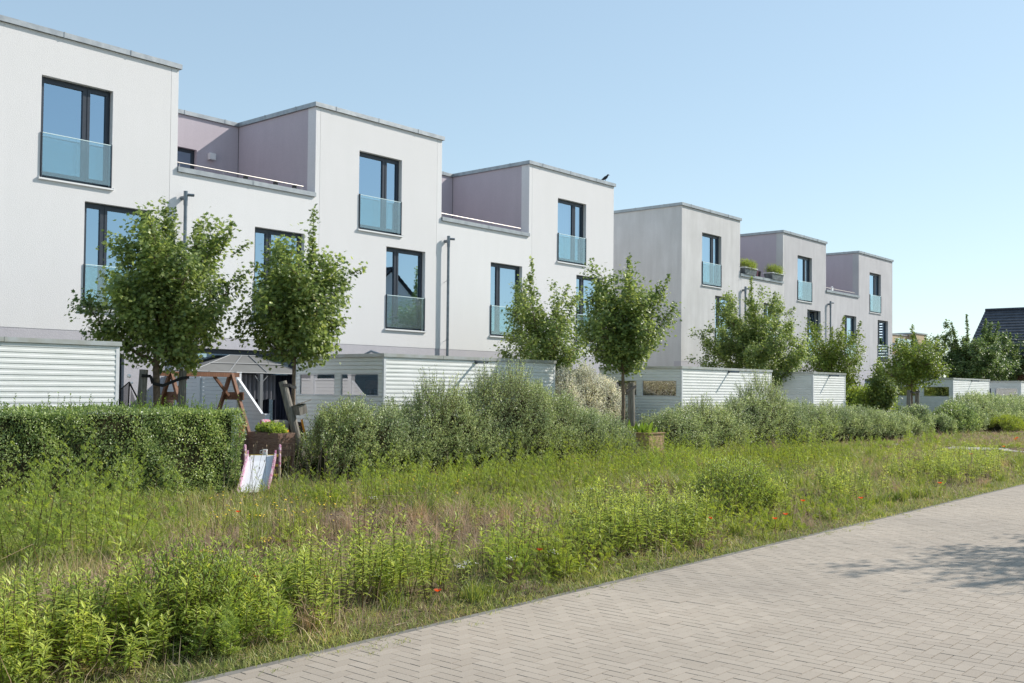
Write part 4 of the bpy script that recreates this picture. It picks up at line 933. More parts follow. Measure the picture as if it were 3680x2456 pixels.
# ------------------------------------------------------------------ hedges
def leafy(name, parent, P, D, up, size, m, tmpl):
    n = len(P); V, F = inst(*tmpl, P, frames(D, up), size); return np_mesh(name, V, F, m, parent=parent)
def noise2(x, y, s, seed):
    rs = np.random.default_rng(seed); out = 0
    for k in range(6):
        a = rs.uniform(0, 6.28); fq = s*rs.uniform(.6, 1.9); out = out+np.sin(fq*(x*math.cos(a)+y*math.sin(a))+rs.uniform(0, 6.28))
    return out/6
def clipped_hedge():
    t = thing('clipped_hedge', 'neatly clipped privet hedge at the left edge, in front of the swing frame', 'hedge')
    x0, x1, y0, y1, H = 2.0, 9.28, 13.45, 14.55, 1.27
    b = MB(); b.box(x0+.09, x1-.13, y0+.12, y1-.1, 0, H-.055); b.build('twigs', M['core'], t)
    def bulge(a, b_): return .05*np.sin(a*2.1+b_*1.3)+.035*np.sin(a*5.3-b_*3.1)+.03*np.sin(a*9.7+b_*7.9)
    parts = []; n1 = 66000
    X_ = RNG.uniform(x0, x1, n1); Z_ = RNG.uniform(.02, H, n1); dp = np.abs(RNG.normal(0, .06, n1)); Y_ = y0+bulge(X_, Z_)+dp+.03*(Z_ < .25)
    P = [np.stack([X_, Y_, Z_], 1)]; O = [np.tile([0, -1., .25], (n1, 1))]
    n2 = 9000; Y2 = RNG.uniform(y0, y1, n2); Z2 = RNG.uniform(.02, H, n2); P.append(np.stack([x1+bulge(Y2*1.3, Z2)-np.abs(RNG.normal(0, .05, n2)), Y2, Z2], 1)); O.append(np.tile([1., -.2, .25], (n2, 1)))
    n3 = 30000; X3 = RNG.uniform(x0, x1, n3); Y3 = RNG.uniform(y0, y1, n3); P.append(np.stack([X3, Y3, H+.6*bulge(X3, Y3)-np.abs(RNG.normal(0, .05, n3))+.02], 1)); O.append(np.tile([0, -.1, 1.], (n3, 1)))
    P = np.concatenate(P); O = np.concatenate(O)
    kp = RNG.random(len(P)) < np.clip(.72+1.3*noise2(P[:, 0]*1.0+P[:, 1]*.7, P[:, 2]*.55, 6.0, 91), .12, 1); P, O = P[kp], O[kp]; n = len(P)
    up = unit(O+RNG.normal(size=(n, 3))*.55); D = unit(RNG.normal(size=(n, 3))+O*.8+np.array([0, 0, .5]))
    leafy('leaves', t, P, D, up, RNG.uniform(.026, .044, n), LM['privet'], OVAL)
    # young shoots standing above the clipped top
    ns = 420; bx = RNG.uniform(x0, x1, ns); by = RNG.uniform(y0+.05, y1-.1, ns); hh = RNG.exponential(.045, ns)+.05; hh[RNG.random(ns) < .06] += .12
    a = np.stack([bx, by, np.full(ns, H-.03)], 1); e = a+np.stack([RNG.normal(0, .02, ns), RNG.normal(0, .02, ns), hh+.04], 1)
    Q, Dd = [], []
    for k in range(8):
        f_ = (k+.5)/8; Q.append(a+(e-a)*f_); an = RNG.uniform(0, 6.28, ns); Dd.append(np.stack([np.cos(an), np.sin(an), np.full(ns, .9)], 1))
    Q = np.concatenate(Q); Dd = np.concatenate(Dd)
    V1, F1 = inst(*OVAL, Q, frames(Dd), RNG.uniform(.03, .05, len(Q))); V2, F2 = sticks(a, e, np.full(ns, .003), np.full(ns, .0015))
    V, F, mi = merge([(V1, F1, 0), (V2, F2, 1)]); np_mesh('young_shoots', V, F, [LM['privet_tip'], M['twig']], mi, t)
clipped_hedge()

def shoot_bush(name, label, cat, hfun, x0, x1, yc, wid, n_sh, m, size=.042, slen=.34, tall=None, group=None, seed=1, tmpl=OVAL, core=True, yfun=None, parts_names=('leaves', 'twigs'), nl=22, spread=1.0):
    """a loose shrub made of leafy shoots: hfun(x) = height, elliptical cross-section"""
    rs = np.random.default_rng(seed); t = thing(name, label, cat, group, ((x0+x1)/2, yc, 0)); org = np.array([(x0+x1)/2, yc, 0])
    xs_ = rs.uniform(x0, x1, n_sh); hx = hfun(xs_); yo = yfun(xs_) if yfun else np.zeros(n_sh)
    endf = np.clip(np.minimum(xs_-x0, x1-xs_)/.45, .25, 1)**.5
    ph = rs.uniform(-.25, math.pi*.93, n_sh)        # angle round the cross-section, 0 = towards the road
    lump = 1+.10*np.sin(xs_*3.1+ph*2)+.07*np.sin(xs_*7.3-ph*3)
    W = wid*lump*endf; Hh = hx*lump*(.55+.45*endf)
    cy, cz = -np.cos(ph)*W, np.clip(np.sin(ph), -.05, 1)**.75*Hh*.88+.06
    cz = np.where(ph < .12, rs.uniform(.03, .5, n_sh)*hx, cz)
    base = np.stack([xs_, yc+yo+cy*.82, np.maximum(cz*.86, .02)], 1)
    d = unit(np.stack([rs.normal(0, .35, n_sh), -np.cos(ph)*.75*spread+rs.normal(0, .3, n_sh), .55+np.sin(ph)*.9+rs.normal(0, .2, n_sh)], 1))
    L = slen*rs.uniform(.5, 1.25, n_sh)
    if tall is not None: L = L*tall(xs_, ph)
    tip = base+d*L[:, None]; tip[:, 2] += .12*L
    Q, Dd, Up = [], [], []
    for k in range(nl):
        f_ = (k+.6)/nl; c = base+(tip-base)*f_+rs.normal(0, .016, (n_sh, 3)); an = rs.uniform(0, 6.28, n_sh)
        side = unit(np.cross(d, np.stack([np.cos(an), np.sin(an), .3*np.ones(n_sh)], 1))); Q.append(c); Dd.append(side*.9+d*.75); Up.append(d+rs.normal(0, .5, (n_sh, 3)))
    Q = np.concatenate(Q); Dd = np.concatenate(Dd); Up = np.concatenate(Up); n = len(Q)
    V1, F1 = inst(*tmpl, Q-org, frames(Dd, Up), rs.uniform(.7, 1.25, n)*size)
    V2, F2 = sticks(base-org, tip-org, np.full(n_sh, .0035), np.full(n_sh, .0015))
    np_mesh(parts_names[0], V1, F1, m, parent=t); np_mesh(parts_names[1], V2, F2, M['twig'], parent=t)
    if core:
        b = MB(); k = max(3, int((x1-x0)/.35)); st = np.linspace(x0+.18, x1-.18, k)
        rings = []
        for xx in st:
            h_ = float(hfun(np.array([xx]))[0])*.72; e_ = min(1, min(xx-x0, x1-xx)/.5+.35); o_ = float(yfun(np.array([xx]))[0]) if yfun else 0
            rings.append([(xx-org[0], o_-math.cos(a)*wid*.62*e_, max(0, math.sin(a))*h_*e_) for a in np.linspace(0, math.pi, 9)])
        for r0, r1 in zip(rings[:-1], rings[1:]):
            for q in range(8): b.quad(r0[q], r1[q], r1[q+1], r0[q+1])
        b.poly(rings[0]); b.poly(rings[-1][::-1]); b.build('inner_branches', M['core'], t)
    return t
def itp(*p):
    xs_, ys_ = zip(*p); return lambda x: np.interp(x, xs_, ys_)
h2 = itp((10.5,1.05),(11,1.30),(13.3,1.32),(14.0,1.55),(15.0,1.45),(15.8,1.8),(16.6,1.95),(17.5,1.6),(18.4,1.25),(19.6,.9),(20.3,.6))
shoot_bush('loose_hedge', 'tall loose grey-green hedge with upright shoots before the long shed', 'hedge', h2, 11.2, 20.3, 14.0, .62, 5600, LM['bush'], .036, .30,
    tall=lambda x, ph: 1+1.1*np.exp(-((x-14.1)/.25)**2)*(ph > .8)+1.0*np.exp(-((x-16.2)/.7)**2)*(ph > .7)+.5*np.exp(-((x-15)/.9)**2)*(ph > 1), seed=3, nl=26)
h3 = itp((21.5,.85),(23.5,1.10),(25.5,1.12),(26.8,1.6),(27.5,2.05),(28.3,1.4),(30,1.15),(33,1.02),(35.5,.75),(37,.6))
y3 = itp((21.5,.0),(31,0),(37,-.9))
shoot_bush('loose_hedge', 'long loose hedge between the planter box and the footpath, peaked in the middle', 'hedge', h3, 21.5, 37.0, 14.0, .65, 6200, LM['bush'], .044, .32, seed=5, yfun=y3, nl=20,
    tall=lambda x, ph: 1+.9*np.exp(-((x-27.4)/.5)**2)*(ph > .7)+.5*np.exp(-((x-24.2)/.5)**2)*(ph > .9))
BG = 'bushes beyond the hedges'
shoot_bush('garden_bush', 'small round bush just left of the yellow toy, at the end of the path', 'bush', itp((37.6,.85),(38.4,1.15),(39.2,.9)), 37.6, 39.2, 13.4, .55, 650, LM['bush'], .055, .25, seed=8, group=BG, nl=18)
shoot_bush('garden_bush', 'low bush just right of the yellow toy', 'bush', itp((40,.6),(40.6,.7),(41.2,.6)), 40.0, 41.2, 13.2, .5, 400, LM['bush'], .055, .22, seed=9, group=BG, nl=18)
shoot_bush('garden_bush', 'dark bush in front of the stakes of the yellow-green maple', 'bush', itp((41.3,.9),(42.5,1.15),(44,1.0)), 41.3, 44.2, 13.3, .7, 900, LM['privet'], .06, .25, seed=10, group=BG, nl=18)
shoot_bush('garden_bush', 'large silvery bush in front of the shed near the footpath', 'bush', itp((44,1.1),(46.5,1.55),(49,1.5),(51,1.3)), 44.2, 51.3, 13.8, .9, 2200, LM['bush'], .062, .34, seed=11, group=BG, nl=18)
shoot_bush('garden_bush', 'silvery bush at the right edge, before the last shed', 'bush', itp((51.5,1.2),(54,1.45),(58,1.2)), 51.6, 58.5, 14.0, .9, 1900, LM['bush'], .065, .34, seed=12, group=BG, nl=18)
shoot_bush('garden_bush', 'low bright green bush at the foot of the large silvery bush', 'bush', itp((45.5,.45),(47,.6),(48.5,.45)), 45.6, 48.4, 12.5, .55, 700, LM['herb'], .06, .2, seed=13, group=BG, nl=16, tmpl=NARROW)
shoot_bush('flowering_bush', 'pale cream flowering bush between the two big sheds', 'bush', itp((22.5,1.8),(23.6,2.35),(25,2.2),(25.9,1.6)), 22.6, 25.7, 18.0, 1.0, 3800, LM['pale'], .042, .34, seed=14, nl=18)
shoot_bush('garden_bush', 'green bush behind the narrow shed, right of it', 'bush', itp((40,1.6),(43,2.0),(46,1.9),(50,1.7)), 39.5, 50.0, 19.0, 1.0, 2200, LM['fern'], .085, .4, seed=15, group=BG, nl=16)
shoot_bush('garden_bush', 'low dark bush right of the swing frame, beside the raised bed', 'bush', itp((11.2,.5),(11.9,.75),(12.6,.6)), 11.25, 12.6, 15.2, .35, 420, LM['privet'], .035, .2, seed=16, group=BG, nl=16)
for k, tb in enumerate(tubs):
    x, y = tb.location.x, tb.location.y+.08
    o = shoot_bush('potted_herb', ('feathery green herb in the left grey roof tub', 'feathery green herb in the right grey roof tub')[k], 'plant', lambda v: .28+0*v, x-.5, x+.55, y, .26, 260, LM['fern'], .05, .24, seed=20+k, group='herbs in the roof tubs', core=False, nl=14, tmpl=NARROW, parts_names=('leaves', 'stems'))
    o.location.z += ZT+.2
o = shoot_bush('strawberry_plants', 'green strawberry plants filling the raised bed', 'plant', lambda v: .10+0*v, 10.8, 11.14, 15.05, .40, 240, LM['fern'], .055, .12, seed=30, core=False, nl=10, parts_names=('leaves', 'stems')); o.location.z += .74
# chard
t = thing('chard_plant', 'big-leaved chard growing in the larch planter box', 'plant')
P, D = [], []
for k in range(26): a = RNG.uniform(0, 6.28); P.append((RNG.uniform(20.68, 21.15), RNG.uniform(13.5, 14.05), .54)); D.append((.5*math.cos(a), .5*math.sin(a), RNG.uniform(.7, 1.5)))
V, F = inst(*LANCE, np.array(P), frames(np.array(D), RNG.normal(size=(26, 3))), np.stack([RNG.uniform(.35, .55, 26), RNG.uniform(.2, .42, 26), np.full(26, .3)], 1)); np_mesh('leaves', V, F, LM['privet_tip'], parent=t)
o = shoot_bush('lettuce', 'low bright lettuce at the left end of the larch planter box', 'plant', lambda v: .06+0*v, 20.62, 20.85, 14.0, .2, 60, LM['herb'], .05, .1, seed=31, core=False, nl=8, parts_names=('leaves', 'stems')); o.location.z += .52
# little plant in the terracotta pot
P = np.array([(10.70, 15.55, .94)]*12); a = RNG.uniform(0, 6.28, 12); V, F = inst(*OVAL, P, frames(np.stack([np.cos(a), np.sin(a), np.full(12, 1.1)], 1)), np.full(12, .09))
o = np_mesh('seedling', V, F, LM['fern']); tag(o, 'small green seedling growing in the terracotta pot', 'plant')

# ------------------------------------------------------------------ meadow (uncountable ground cover)
X0M, X1M = .6, 46.
def noise2(x, y, s, seed):
    rs = np.random.default_rng(seed); out = 0
    for k in range(6):
        a = rs.uniform(0, 6.28); fq = s*rs.uniform(.6, 1.9); out = out+np.sin(fq*(x*math.cos(a)+y*math.sin(a))+rs.uniform(0, 6.28))
    return out/6
def blob(x, y, L):
    o = np.zeros_like(x)
    for cx, cy, rx, ry in L: o = np.maximum(o, np.exp(-(((x-cx)/rx)**2+((y-cy)/ry)**2)**2))
    return o
PATH = lambda x, y: ((x > 30.45) & (x < 32.0) & (y < 11.85))
BARE = [(5.2,7.7,.6,.4),(10.6,9.2,.8,.5),(4.1,7.65,.7,.38),(3.4,7.1,.7,.38),(8.6,9.2,.9,.9),(9.3,8.0,1.1,.55),(7.6,8.3,.6,.5),(6.2,8.6,.7,.5)]
DRY = [(2.9,7.5,1.4,.8),(5.0,6.95,.9,.3),(4.2,7.6,1.2,.55),(5.6,8.3,1.2,.8),(6.6,8.9,1.1,1.0),(8.4,8.4,1.6,1.1),(8.2,6.9,.7,.5),(12.9,6.3,.5,.5),(25,8.4,2.5,.7),(9.9,12.2,.8,.7),(14,9,1.2,.5),(36,9.5,3,1),(11,8.3,1.4,.5)]
GOLD = [(2.2,5.9,1.5,.85),(3.6,5.85,.6,.6),(4.6,6.1,.55,.55),(5.55,6.0,.45,.4),(7.6,5.95,.75,.5),(8.9,5.95,.9,.55),(10.0,6.4,.8,.7),(12.6,6.6,.6,.5),(20.8,6.6,1.8,.9),(24.5,7.3,1.5,.8),(15.2,6.4,.6,.5)]
FERNP = [(20.4,12.9,1.2,.5),(3.9,9.1,1.0,.5),(4.9,9.4,.7,.5),(9.7,9.7,.6,.4),(5.2,11.2,1.6,.9),(4.3,10.3,.9,.8),(3.7,5.75,.55,.4),(9.8,11.2,1.2,.6),(13,11.6,3,.8),(18,11.3,3.5,.9),(24,11.5,4,.9),(29,11.6,3,.9),(11.5,9.2,1.3,.7),(16,8.8,2,.8),(6.9,5.8,.35,.3),(34,11.6,3,.8)]
def scatter(n, dens, y0=5.2, y1=13.6, x0=X0M, x1=X1M, near=True):
    x = x0+(x1-x0)*RNG.random(n)**(1.7 if near else 1); y = RNG.uniform(y0, y1, n)
    k = (RNG.random(n) < dens(x, y)) & ~PATH(x, y) & ~((y > 13.2) & (x < 9.4)) & ((y < 13.15) | ((x > 9.9) & (x < 10.7)) | ((x > 37))); x, y = x[k], y[k]
    return np.stack([x, y, gh(x, y)-.01], 1)
# grass
def gd(x, y): return np.clip(.62+.5*noise2(x, y, 1.3, 1)-.85*blob(x, y, BARE)-.62*blob(x, y, DRY)-.25*blob(x, y, GOLD), .03, 1)
P = scatter(330000, gd); n = len(P); edge = np.clip((P[:, 1]-5.15)/1.2, .28, 1); far = 1+P[:, 0]/22
h_ = RNG.gamma(4, .032, n)*edge*(1+.5*noise2(P[:, 0], P[:, 1], .9, 5)); h_ = np.clip(h_, .03, .42)*np.where((P[:, 0] > 25.5) & (P[:, 1] > 6.2), .42, 1)
V, F = blade_mesh(P, h_, RNG.uniform(.003, .0065, n)*far, RNG.uniform(.1, .75, n), RNG.uniform(0, 6.28, n))
tag(np_mesh('meadow_grass', V, F, LM['grass']), 'green grass growing all over the meadow strip', 'grass', kind='stuff')
# turf fringe hugging the kerb
P = scatter(60000, lambda x, y: np.clip(.75+.5*noise2(x, y, 2.2, 8), .1, 1), 5.07, 5.75); n = len(P); P[:, 1] -= .11*np.clip(noise2(P[:, 0], P[:, 0]*.3, 4.5, 77), 0, 1)*RNG.random(n)*(P[:, 1] < 5.3)
V, F = blade_mesh(P, RNG.uniform(.02, .085, n), RNG.uniform(.003, .006, n)*(1+P[:, 0]/22), RNG.uniform(.2, 1.2, n), RNG.uniform(0, 6.28, n))
tag(np_mesh('kerb_grass', V, F, LM['grass']), 'short grass fringe along the kerb of the paved road', 'grass', kind='stuff')
# dry grass
P = scatter(190000, lambda x, y: np.clip(.95*blob(x, y, DRY)+.15+.12*noise2(x, y, 1.9, 11)-.45*blob(x, y, BARE)*(RNG.random(len(x)) < .8), 0, 1)); n = len(P)
V, F = blade_mesh(P, np.clip(RNG.gamma(4, .045, n), .05, .5), RNG.uniform(.002, .0045, n)*(1+P[:, 0]/20), RNG.uniform(.2, 1.3, n), RNG.normal(.4, 1.6, n))
tag(np_mesh('dry_grass', V, F, LM['dry']), 'dry straw-coloured grass in the middle of the meadow strip', 'dry grass', kind='stuff')
P = scatter(170000, lambda x, y: np.clip(.25+.9*blob(x, y, BARE)+.7*blob(x, y, DRY), 0, 1)); n = len(P); a = RNG.uniform(0, 6.28, n); P[:, 2] += RNG.uniform(.0, .03, n)
V, F = inst([(0,0,0),(.03,.5,.02),(0,1,0),(-.03,.5,0)], [(0,1,2),(0,2,3)], P, frames(np.stack([np.cos(a), np.sin(a), RNG.normal(0, .12, n)], 1)), RNG.uniform(.04, .13, n))
tag(np_mesh('straw_litter', V, F, LM['litter']), 'brown straw litter lying on the bare soil', 'litter', kind='stuff')
# tufts: clumped taller blades that break the even sward
def tufts(nc, dens, per, h0, h1, spread, wd, seed):
    c = scatter(nc, dens); k = len(c); hs = RNG.uniform(h0, h1, k)*np.where(c[:, 0] > 25, .5, 1)*np.clip((c[:, 1]-4.9)/.9, .4, 1); i_ = np.repeat(np.arange(k), per); n = len(i_)
    P = c[i_]+np.stack([RNG.normal(0, spread, n), RNG.normal(0, spread, n), np.zeros(n)], 1)
    return blade_mesh(P, hs[i_]*RNG.uniform(.45, 1.1, n), RNG.uniform(.7, 1.3, n)*wd*(1+P[:, 0]/20), RNG.uniform(.15, .95, n), RNG.uniform(0, 6.28, n), .9)
V, F = tufts(900, lambda x, y: np.clip(.65-.3*blob(x, y, BARE), 0, 1), 75, .16, .42, .055, .0065, 1)
tag(np_mesh('grass_tufts', V, F, LM['grasst']), 'taller green grass tufts standing in the meadow strip', 'grass', kind='stuff')
V, F = tufts(520, lambda x, y: np.clip(.25+.75*blob(x, y, DRY), 0, 1), 60, .2, .5, .06, .004, 2)
tag(np_mesh('dry_tufts', V, F, LM['dry']), 'tall dry straw tufts in the middle of the meadow strip', 'dry grass', kind='stuff')
P = scatter(900, lambda x, y: np.clip(.35+.6*blob(x, y, DRY), 0, 1)); n = len(P); H_ = RNG.uniform(.25, .62, n)*np.where(P[:, 0] > 25, .5, 1)*np.clip((P[:, 1]-4.8)/.9, .5, 1)
a_ = RNG.uniform(0, 6.28, n); l_ = RNG.exponential(.35, n); T1 = P+np.stack([np.cos(a_)*l_*H_*.4, np.sin(a_)*l_*H_*.4, H_*.6], 1); T2 = T1+np.stack([np.cos(a_)*l_*H_*.9, np.sin(a_)*l_*H_*.9, H_*np.clip(.4-l_*.35, -.2, .4)], 1)
V, F, mi = merge([(*sticks(P, T1, np.full(n, .003), np.full(n, .0024)), 0), (*sticks(T1, T2, np.full(n, .0024), np.full(n, .0016)), 0)])
tag(np_mesh('dead_stems', V, F, LM['dry']), 'bent dead straw stems lying among the green weeds', 'dead stems', kind='stuff')
# goldenrod
def goldenrod(P, H, name, label, mats, leafsz=.085, kind='stuff'):
    n = len(P); ln = unit(np.stack([RNG.normal(0, .15, n), RNG.normal(0, .15, n), np.ones(n)], 1)); T_ = P+ln*H[:, None]
    parts = [(*sticks(P, T_, np.full(n, .0045), np.full(n, .002)), 2)]; NL = 44
    for k in range(NL):
        f_ = .14+.86*k/NL; c = P+(T_-P)*f_; an = k*2.4+RNG.uniform(-.5, .5, n)+P[:, 0]*50; el = (.05+1.7*f_**6)+RNG.normal(0, .30, n)
        d = np.stack([np.cos(an), np.sin(an), el], 1); s_ = leafsz*(1.0-.45*abs(f_-.55)*1.6)*RNG.uniform(.5, 1.3, n)*(1 if f_ < .93 else .6)
        kp = RNG.random(n) < (.25 if f_ < .3 else .92); parts.append((*inst(*LANCE, c[kp], frames(d)[kp], np.stack([s_*1.0, s_, s_*1.6], 1)[kp]), 1 if f_ > .86 else 0))
    V, F, mi = merge(parts); return np_mesh(name, V, F, mats, mi)
P = scatter(25000, lambda x, y: np.clip(1.0*blob(x, y, GOLD)-.06*(y < 5.42)*10, 0, 1)*np.where(x < 13, 1.0, .62)*np.clip(.85+.8*noise2(x, y, 3.0, 61), .15, 1), x1=27, y0=5.42); n = len(P)
tag(goldenrod(P, np.clip(RNG.normal(.50, .14, n), .14, .78)*np.where(P[:, 0] > 6.6, .88, np.where(P[:, 0] < 5, .82, .95))*np.clip((P[:, 1]-5.0)/.75, .5, 1), 'goldenrod_plants', '', [LM['gold'], LM['goldtop'], LM['stem']], .078), 'leafy yellow-green goldenrod plants standing along the road side of the meadow', 'plants', kind='stuff')
P = scatter(5200, lambda x, y: np.clip(.08+.14*noise2(x, y, 1.1, 21), 0, 1)); n = len(P)
tag(goldenrod(P, RNG.uniform(.15, .36, n)*np.where(P[:, 0] > 25, .45, 1), 'young_weeds', '', [LM['herb'], LM['goldtop'], LM['stem']], .06), 'small scattered leafy weeds in the meadow grass', 'weeds', kind='stuff')
# feathery tansy / mugwort
def feather(P, H, mats, sz=.12, NL=20):
    n = len(P); ln = unit(np.stack([RNG.normal(0, .2, n), RNG.normal(0, .2, n), np.ones(n)], 1)); T_ = P+ln*H[:, None]
    parts = [(*sticks(P, T_, np.full(n, .004), np.full(n, .0015)), 1)]
    for k in range(NL):
        f_ = .05+.95*k/NL; c = P+(T_-P)*f_; an = k*2.4+RNG.uniform(-.6, .6, n)+P[:, 0]*31
        d = np.stack([np.cos(an), np.sin(an), .45+.9*f_+RNG.normal(0, .25, n)], 1); s_ = sz*(1.1-.6*f_)*RNG.uniform(.7, 1.2, n)
        parts.append((*inst(*FERN, c, frames(d), s_), 0))
    V, F, mi = merge(parts); return V, F, mi
P = scatter(9000, lambda x, y: np.clip(blob(x, y, FERNP), 0, 1)*np.where(x < 9, .85, .55), y1=13.4); n = len(P)
Hf = np.clip(RNG.normal(.42, .12, n), .15, .75)*np.where((P[:, 1] > 10.4) | ((P[:, 0] < 6) & (P[:, 1] > 8)), 1.25, .85)*np.clip(1.0+1.5*noise2(P[:, 0], P[:, 1], 1.6, 44), .4, 1.7)*np.where((P[:, 0] < 7) & (P[:, 1] > 8), 1.35, 1)*np.clip((P[:, 1]-4.9)/.8, .4, 1)*np.where(P[:, 0] > 11, .82, 1)*np.where(P[:, 0] > 25.5, .42, 1)
V, F, mi = feather(P, Hf, None)
tag(np_mesh('tansy_plants', V, F, [LM['fern'], LM['stem']], mi), 'feathery green tansy and mugwort at the foot of the hedges', 'plants', kind='stuff')
P = scatter(15000, lambda x, y: np.clip(.9*blob(x, y, [(10.3,10.9,1.6,.8),(12.5,11.9,3,.9),(18.5,11.9,5,1.0),(15,10.6,4,1.2),(21,10.2,5,1.6),(27,10.2,4,1.6),(7.5,5.5,.8,.25),(12,5.8,2.5,.4),(33,9,4,2)])+.05, 0, 1)*.7, x0=6); n = len(P)
V, F, mi = feather(P, RNG.uniform(.15, .52, n)*np.clip(1.05+1.7*noise2(P[:, 0], P[:, 1], 1.5, 45), .3, 1.9)*np.where((P[:, 0] > 25) & (P[:, 1] > 6.2), .32, 1), None, .10, 14)
tag(np_mesh('bright_herbs', V, F, [LM['herb'], LM['stem']], mi), 'bright green soft herbs across the far half of the meadow', 'herbs', kind='stuff')
# flowers
def dots(C_, n_each, r, z0, z1, sz):
    out = []
    for (cx, cy, rx, ry), k in zip(C_, n_each):
        out.append(np.stack([RNG.normal(cx, rx, k), RNG.normal(cy, ry, k), RNG.uniform(z0, z1, k)], 1))
    P = np.concatenate(out); n = len(P); tv = [(math.cos(a), math.sin(a), 0) for a in np.linspace(0, 6.28, 7)[:-1]]+[(0, 0, .35)]
    tf = [(i, (i+1) % 6, 6) for i in range(6)]; d = np.stack([RNG.normal(0, .3, n), RNG.normal(0, .3, n)-.2, np.ones(n)], 1)
    fr = frames(np.cross(d, [1., .2, 0]), d); return P, inst(tv, tf, P, fr, RNG.uniform(.6, 1.2, n)*sz)
P, (V, F) = dots([(6.8,9.1,.35,.3),(6.4,9.7,.12,.12),(10.2,10.2,.35,.2),(9.3,9.8,.5,.3),(17,8.4,2,.7),(22,8.5,2.5,.8),(5.2,10.9,.3,.2),(27,10.6,1.5,.6),(14.5,9.6,1,.5)], [80,16,24,22,34,55,24,60,20], 0, .22, .48, .011)
V2, F2 = sticks(np.stack([P[:, 0]+.02, P[:, 1], np.zeros(len(P))], 1), P, np.full(len(P), .0015), np.full(len(P), .001)); V, F, mi = merge([(V, F, 0), (V2, F2, 1)])
tag(np_mesh('yellow_flowers', V, F, [LM['yflower'], LM['stem']], mi), 'small yellow flower heads dotted over the meadow', 'flowers', kind='stuff')
P, (V, F) = dots([(c[0], c[1], .03, .03) for c in [(3.9,6.55),(4.05,6.6),(4.3,6.7),(3.85,6.35),(8.3,6.3),(5.0,6.9),(3.2,8.3)]], [26]*7, 0, .40, .43, .007)
V2, F2 = sticks(np.stack([P[:, 0], P[:, 1], np.full(len(P), .1)], 1), P, np.full(len(P), .001), np.full(len(P), .001)); V, F, mi = merge([(V, F, 0), (V2, F2, 1)])
tag(np_mesh('tansy_flowers', V, F, [LM['yflower'], LM['stem']], mi), 'flat yellow tansy flower clusters among the foreground plants', 'flowers', kind='stuff')
P, (V, F) = dots([(c[0], c[1], .035, .03) for c in [(6.0,5.7),(6.15,5.75),(6.6,5.65),(7.1,5.6),(5.3,5.9),(11.5,8.6),(12,8.8),(14.6,7.6),(25.8,6.9),(8.9,10.0)]], [22]*10, 0, .20, .24, .007)
V2, F2 = sticks(np.stack([P[:, 0], P[:, 1], np.zeros(len(P))], 1), P, np.full(len(P), .001), np.full(len(P), .001)); V, F, mi = merge([(V, F, 0), (V2, F2, 1)])
tag(np_mesh('white_flowers', V, F, [LM['wflower'], LM['stem']], mi), 'small white yarrow flower clusters near the kerb', 'flowers', kind='stuff')
# dry seed stalks before the slide
n = 46; P = np.stack([RNG.normal(8.9, .55, n), RNG.normal(11.6, .5, n), np.zeros(n)], 1); T_ = P+np.stack([RNG.normal(.10, .09, n), RNG.normal(0, .05, n), RNG.uniform(.45, .85, n)], 1)
V1, F1 = sticks(P, T_, np.full(n, .0028), np.full(n, .002)); V2, F2 = inst(*OVAL, np.repeat(T_, 3, 0), frames(np.tile([0, 0, 1.], (n*3, 1)), RNG.normal(size=(n*3, 3))), np.full(n*3, .045))
V, F, mi = merge([(V1, F1, 0), (V2, F2, 0)]); tag(np_mesh('dry_seed_stalks', V, F, LM['seed']), 'tall dry stalks with seed heads in front of the toddler slide', 'dry stalks', kind='stuff')
# yellow-green bushy weed mounds
shoot_bush('spurge_clump', 'bright yellow-green rounded weed clump in the middle of the meadow', 'plant', lambda v: .44-.5*(v-12.35)**2+.06*np.sin(v*17), 11.7, 13.0, 6.7, .40, 560, LM['ybush'], .045, .34, seed=40, nl=22, core=False, tmpl=NARROW, parts_names=('leaves', 'stems'))
shoot_bush('mugwort_clump', 'dark green leafy weed clump beside the paved road at left', 'plant', lambda v: .42-.5*(v-3.72)**2, 3.35, 4.1, 5.95, .3, 300, LM['fern'], .036, .26, seed=41, nl=22, core=False, tmpl=NARROW, parts_names=('leaves', 'stems'))
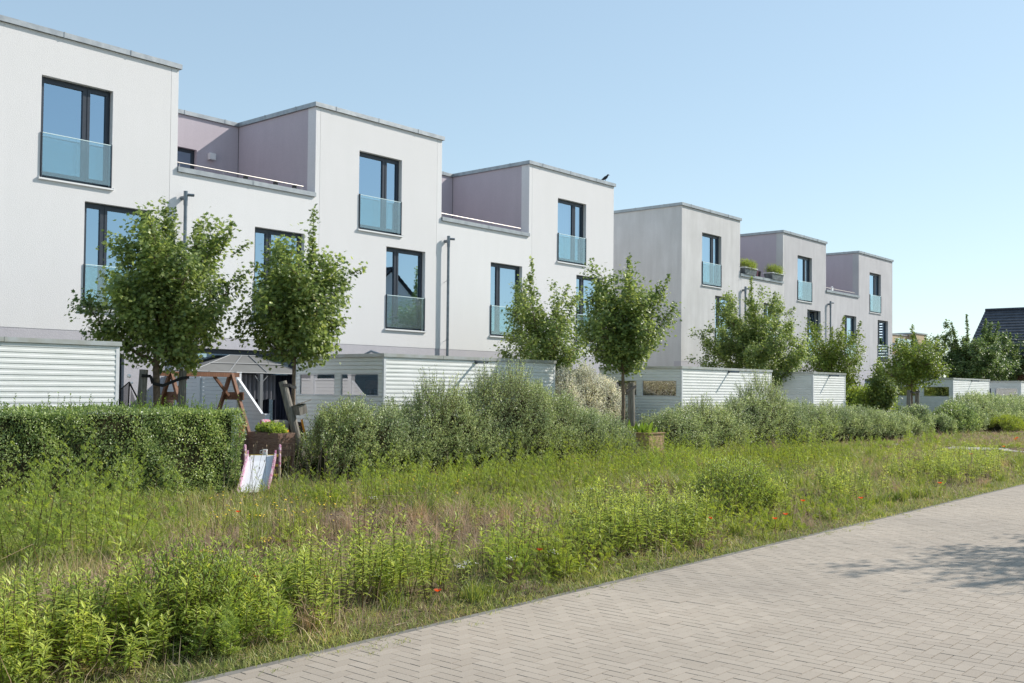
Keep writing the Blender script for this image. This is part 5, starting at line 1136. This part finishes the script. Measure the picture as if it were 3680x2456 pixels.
# poppies
pp = [(4.34,6.1,.30,'single red poppy among the goldenrod at left'),(5.35,5.30,.16,'single red poppy low beside the kerb at left'),(9.91,5.64,.25,'orange-red poppy left of the yellow-green weed clump'),(12.23,5.65,.26,'largest poppy of the group right of the yellow-green weed clump'),(11.06,5.32,.22,'poppy in the kerb-side group, upper left'),(10.75,5.30,.2,'poppy in the kerb-side group, lowest'),(13.47,5.4,.22,'poppy just right of the kerb-side group'),(16.63,5.4,.22,'lone poppy where the dry stalks meet the kerb'),(6.9,5.6,.25,'orange poppy above the kerb in the middle of the photo'),(24.46,7.26,.25,'poppy before the footpath at right'),(31.32,8.4,.12,'poppy beside the far footpath'),(33.5,8.66,.25,'poppy beyond the footpath, left of two'),(34.6,8.9,.25,'poppy beyond the footpath, right of two'),(6.64,9.69,.25,'faint red poppy in the dry grass before the slide')]
def poppy(x, y, z, label):
    t = thing('poppy', label, 'flower', 'red poppies', (x, y, 0)); s_ = 1+x/40
    b = MB(); b.tube([(0,0,0), (.01,.0,z*.6), (0,0,z)], .002*s_, 4); b.build('stem', LM['stem'], t)
    P = np.zeros((5, 3)); P[:, 2] = z; a = np.arange(5)*1.257
    V, F = inst([(0,0,0),(.45,.5,.12),(.38,.95,.28),(-.38,.95,.28),(-.45,.5,.12)], [(0,1,4),(1,2,3),(1,3,4)], P, frames(np.stack([np.cos(a), np.sin(a), np.full(5, .25)], 1)), np.full(5, .030*s_)); np_mesh('petals', V, F, LM['poppy'], parent=t)
for q in pp: poppy(*q)
# tufts in the road joints by the kerb
n = 900; c = np.repeat(np.stack([RNG.uniform(2, 16, 45), 5.02-RNG.exponential(.06, 45), np.zeros(45)], 1), 20, 0); P = c+np.stack([RNG.normal(0, .05, n), RNG.normal(0, .02, n), np.full(n, -.003)], 1)
V, F = blade_mesh(P, RNG.uniform(.01, .04, n), np.full(n, .004), RNG.uniform(.5, 1.8, n), RNG.uniform(0, 6.28, n)); tag(np_mesh('joint_weeds', V, F, LM['grass']), 'tiny grass tufts in the paving joints beside the kerb', 'weeds', kind='stuff')
# garden lawn behind the hedges
x = RNG.uniform(5, 40, 45000); y = RNG.uniform(13.0, 21.5, 45000); P = np.stack([x, y, gh(x, y)-.01], 1)
V, F = blade_mesh(P, RNG.uniform(.04, .14, len(x)), np.full(len(x), .008), RNG.uniform(.2, .9, len(x)), RNG.uniform(0, 6.28, len(x))); tag(np_mesh('garden_lawn', V, F, LM['grass']), 'lawn in the gardens behind the hedges', 'grass', kind='stuff')
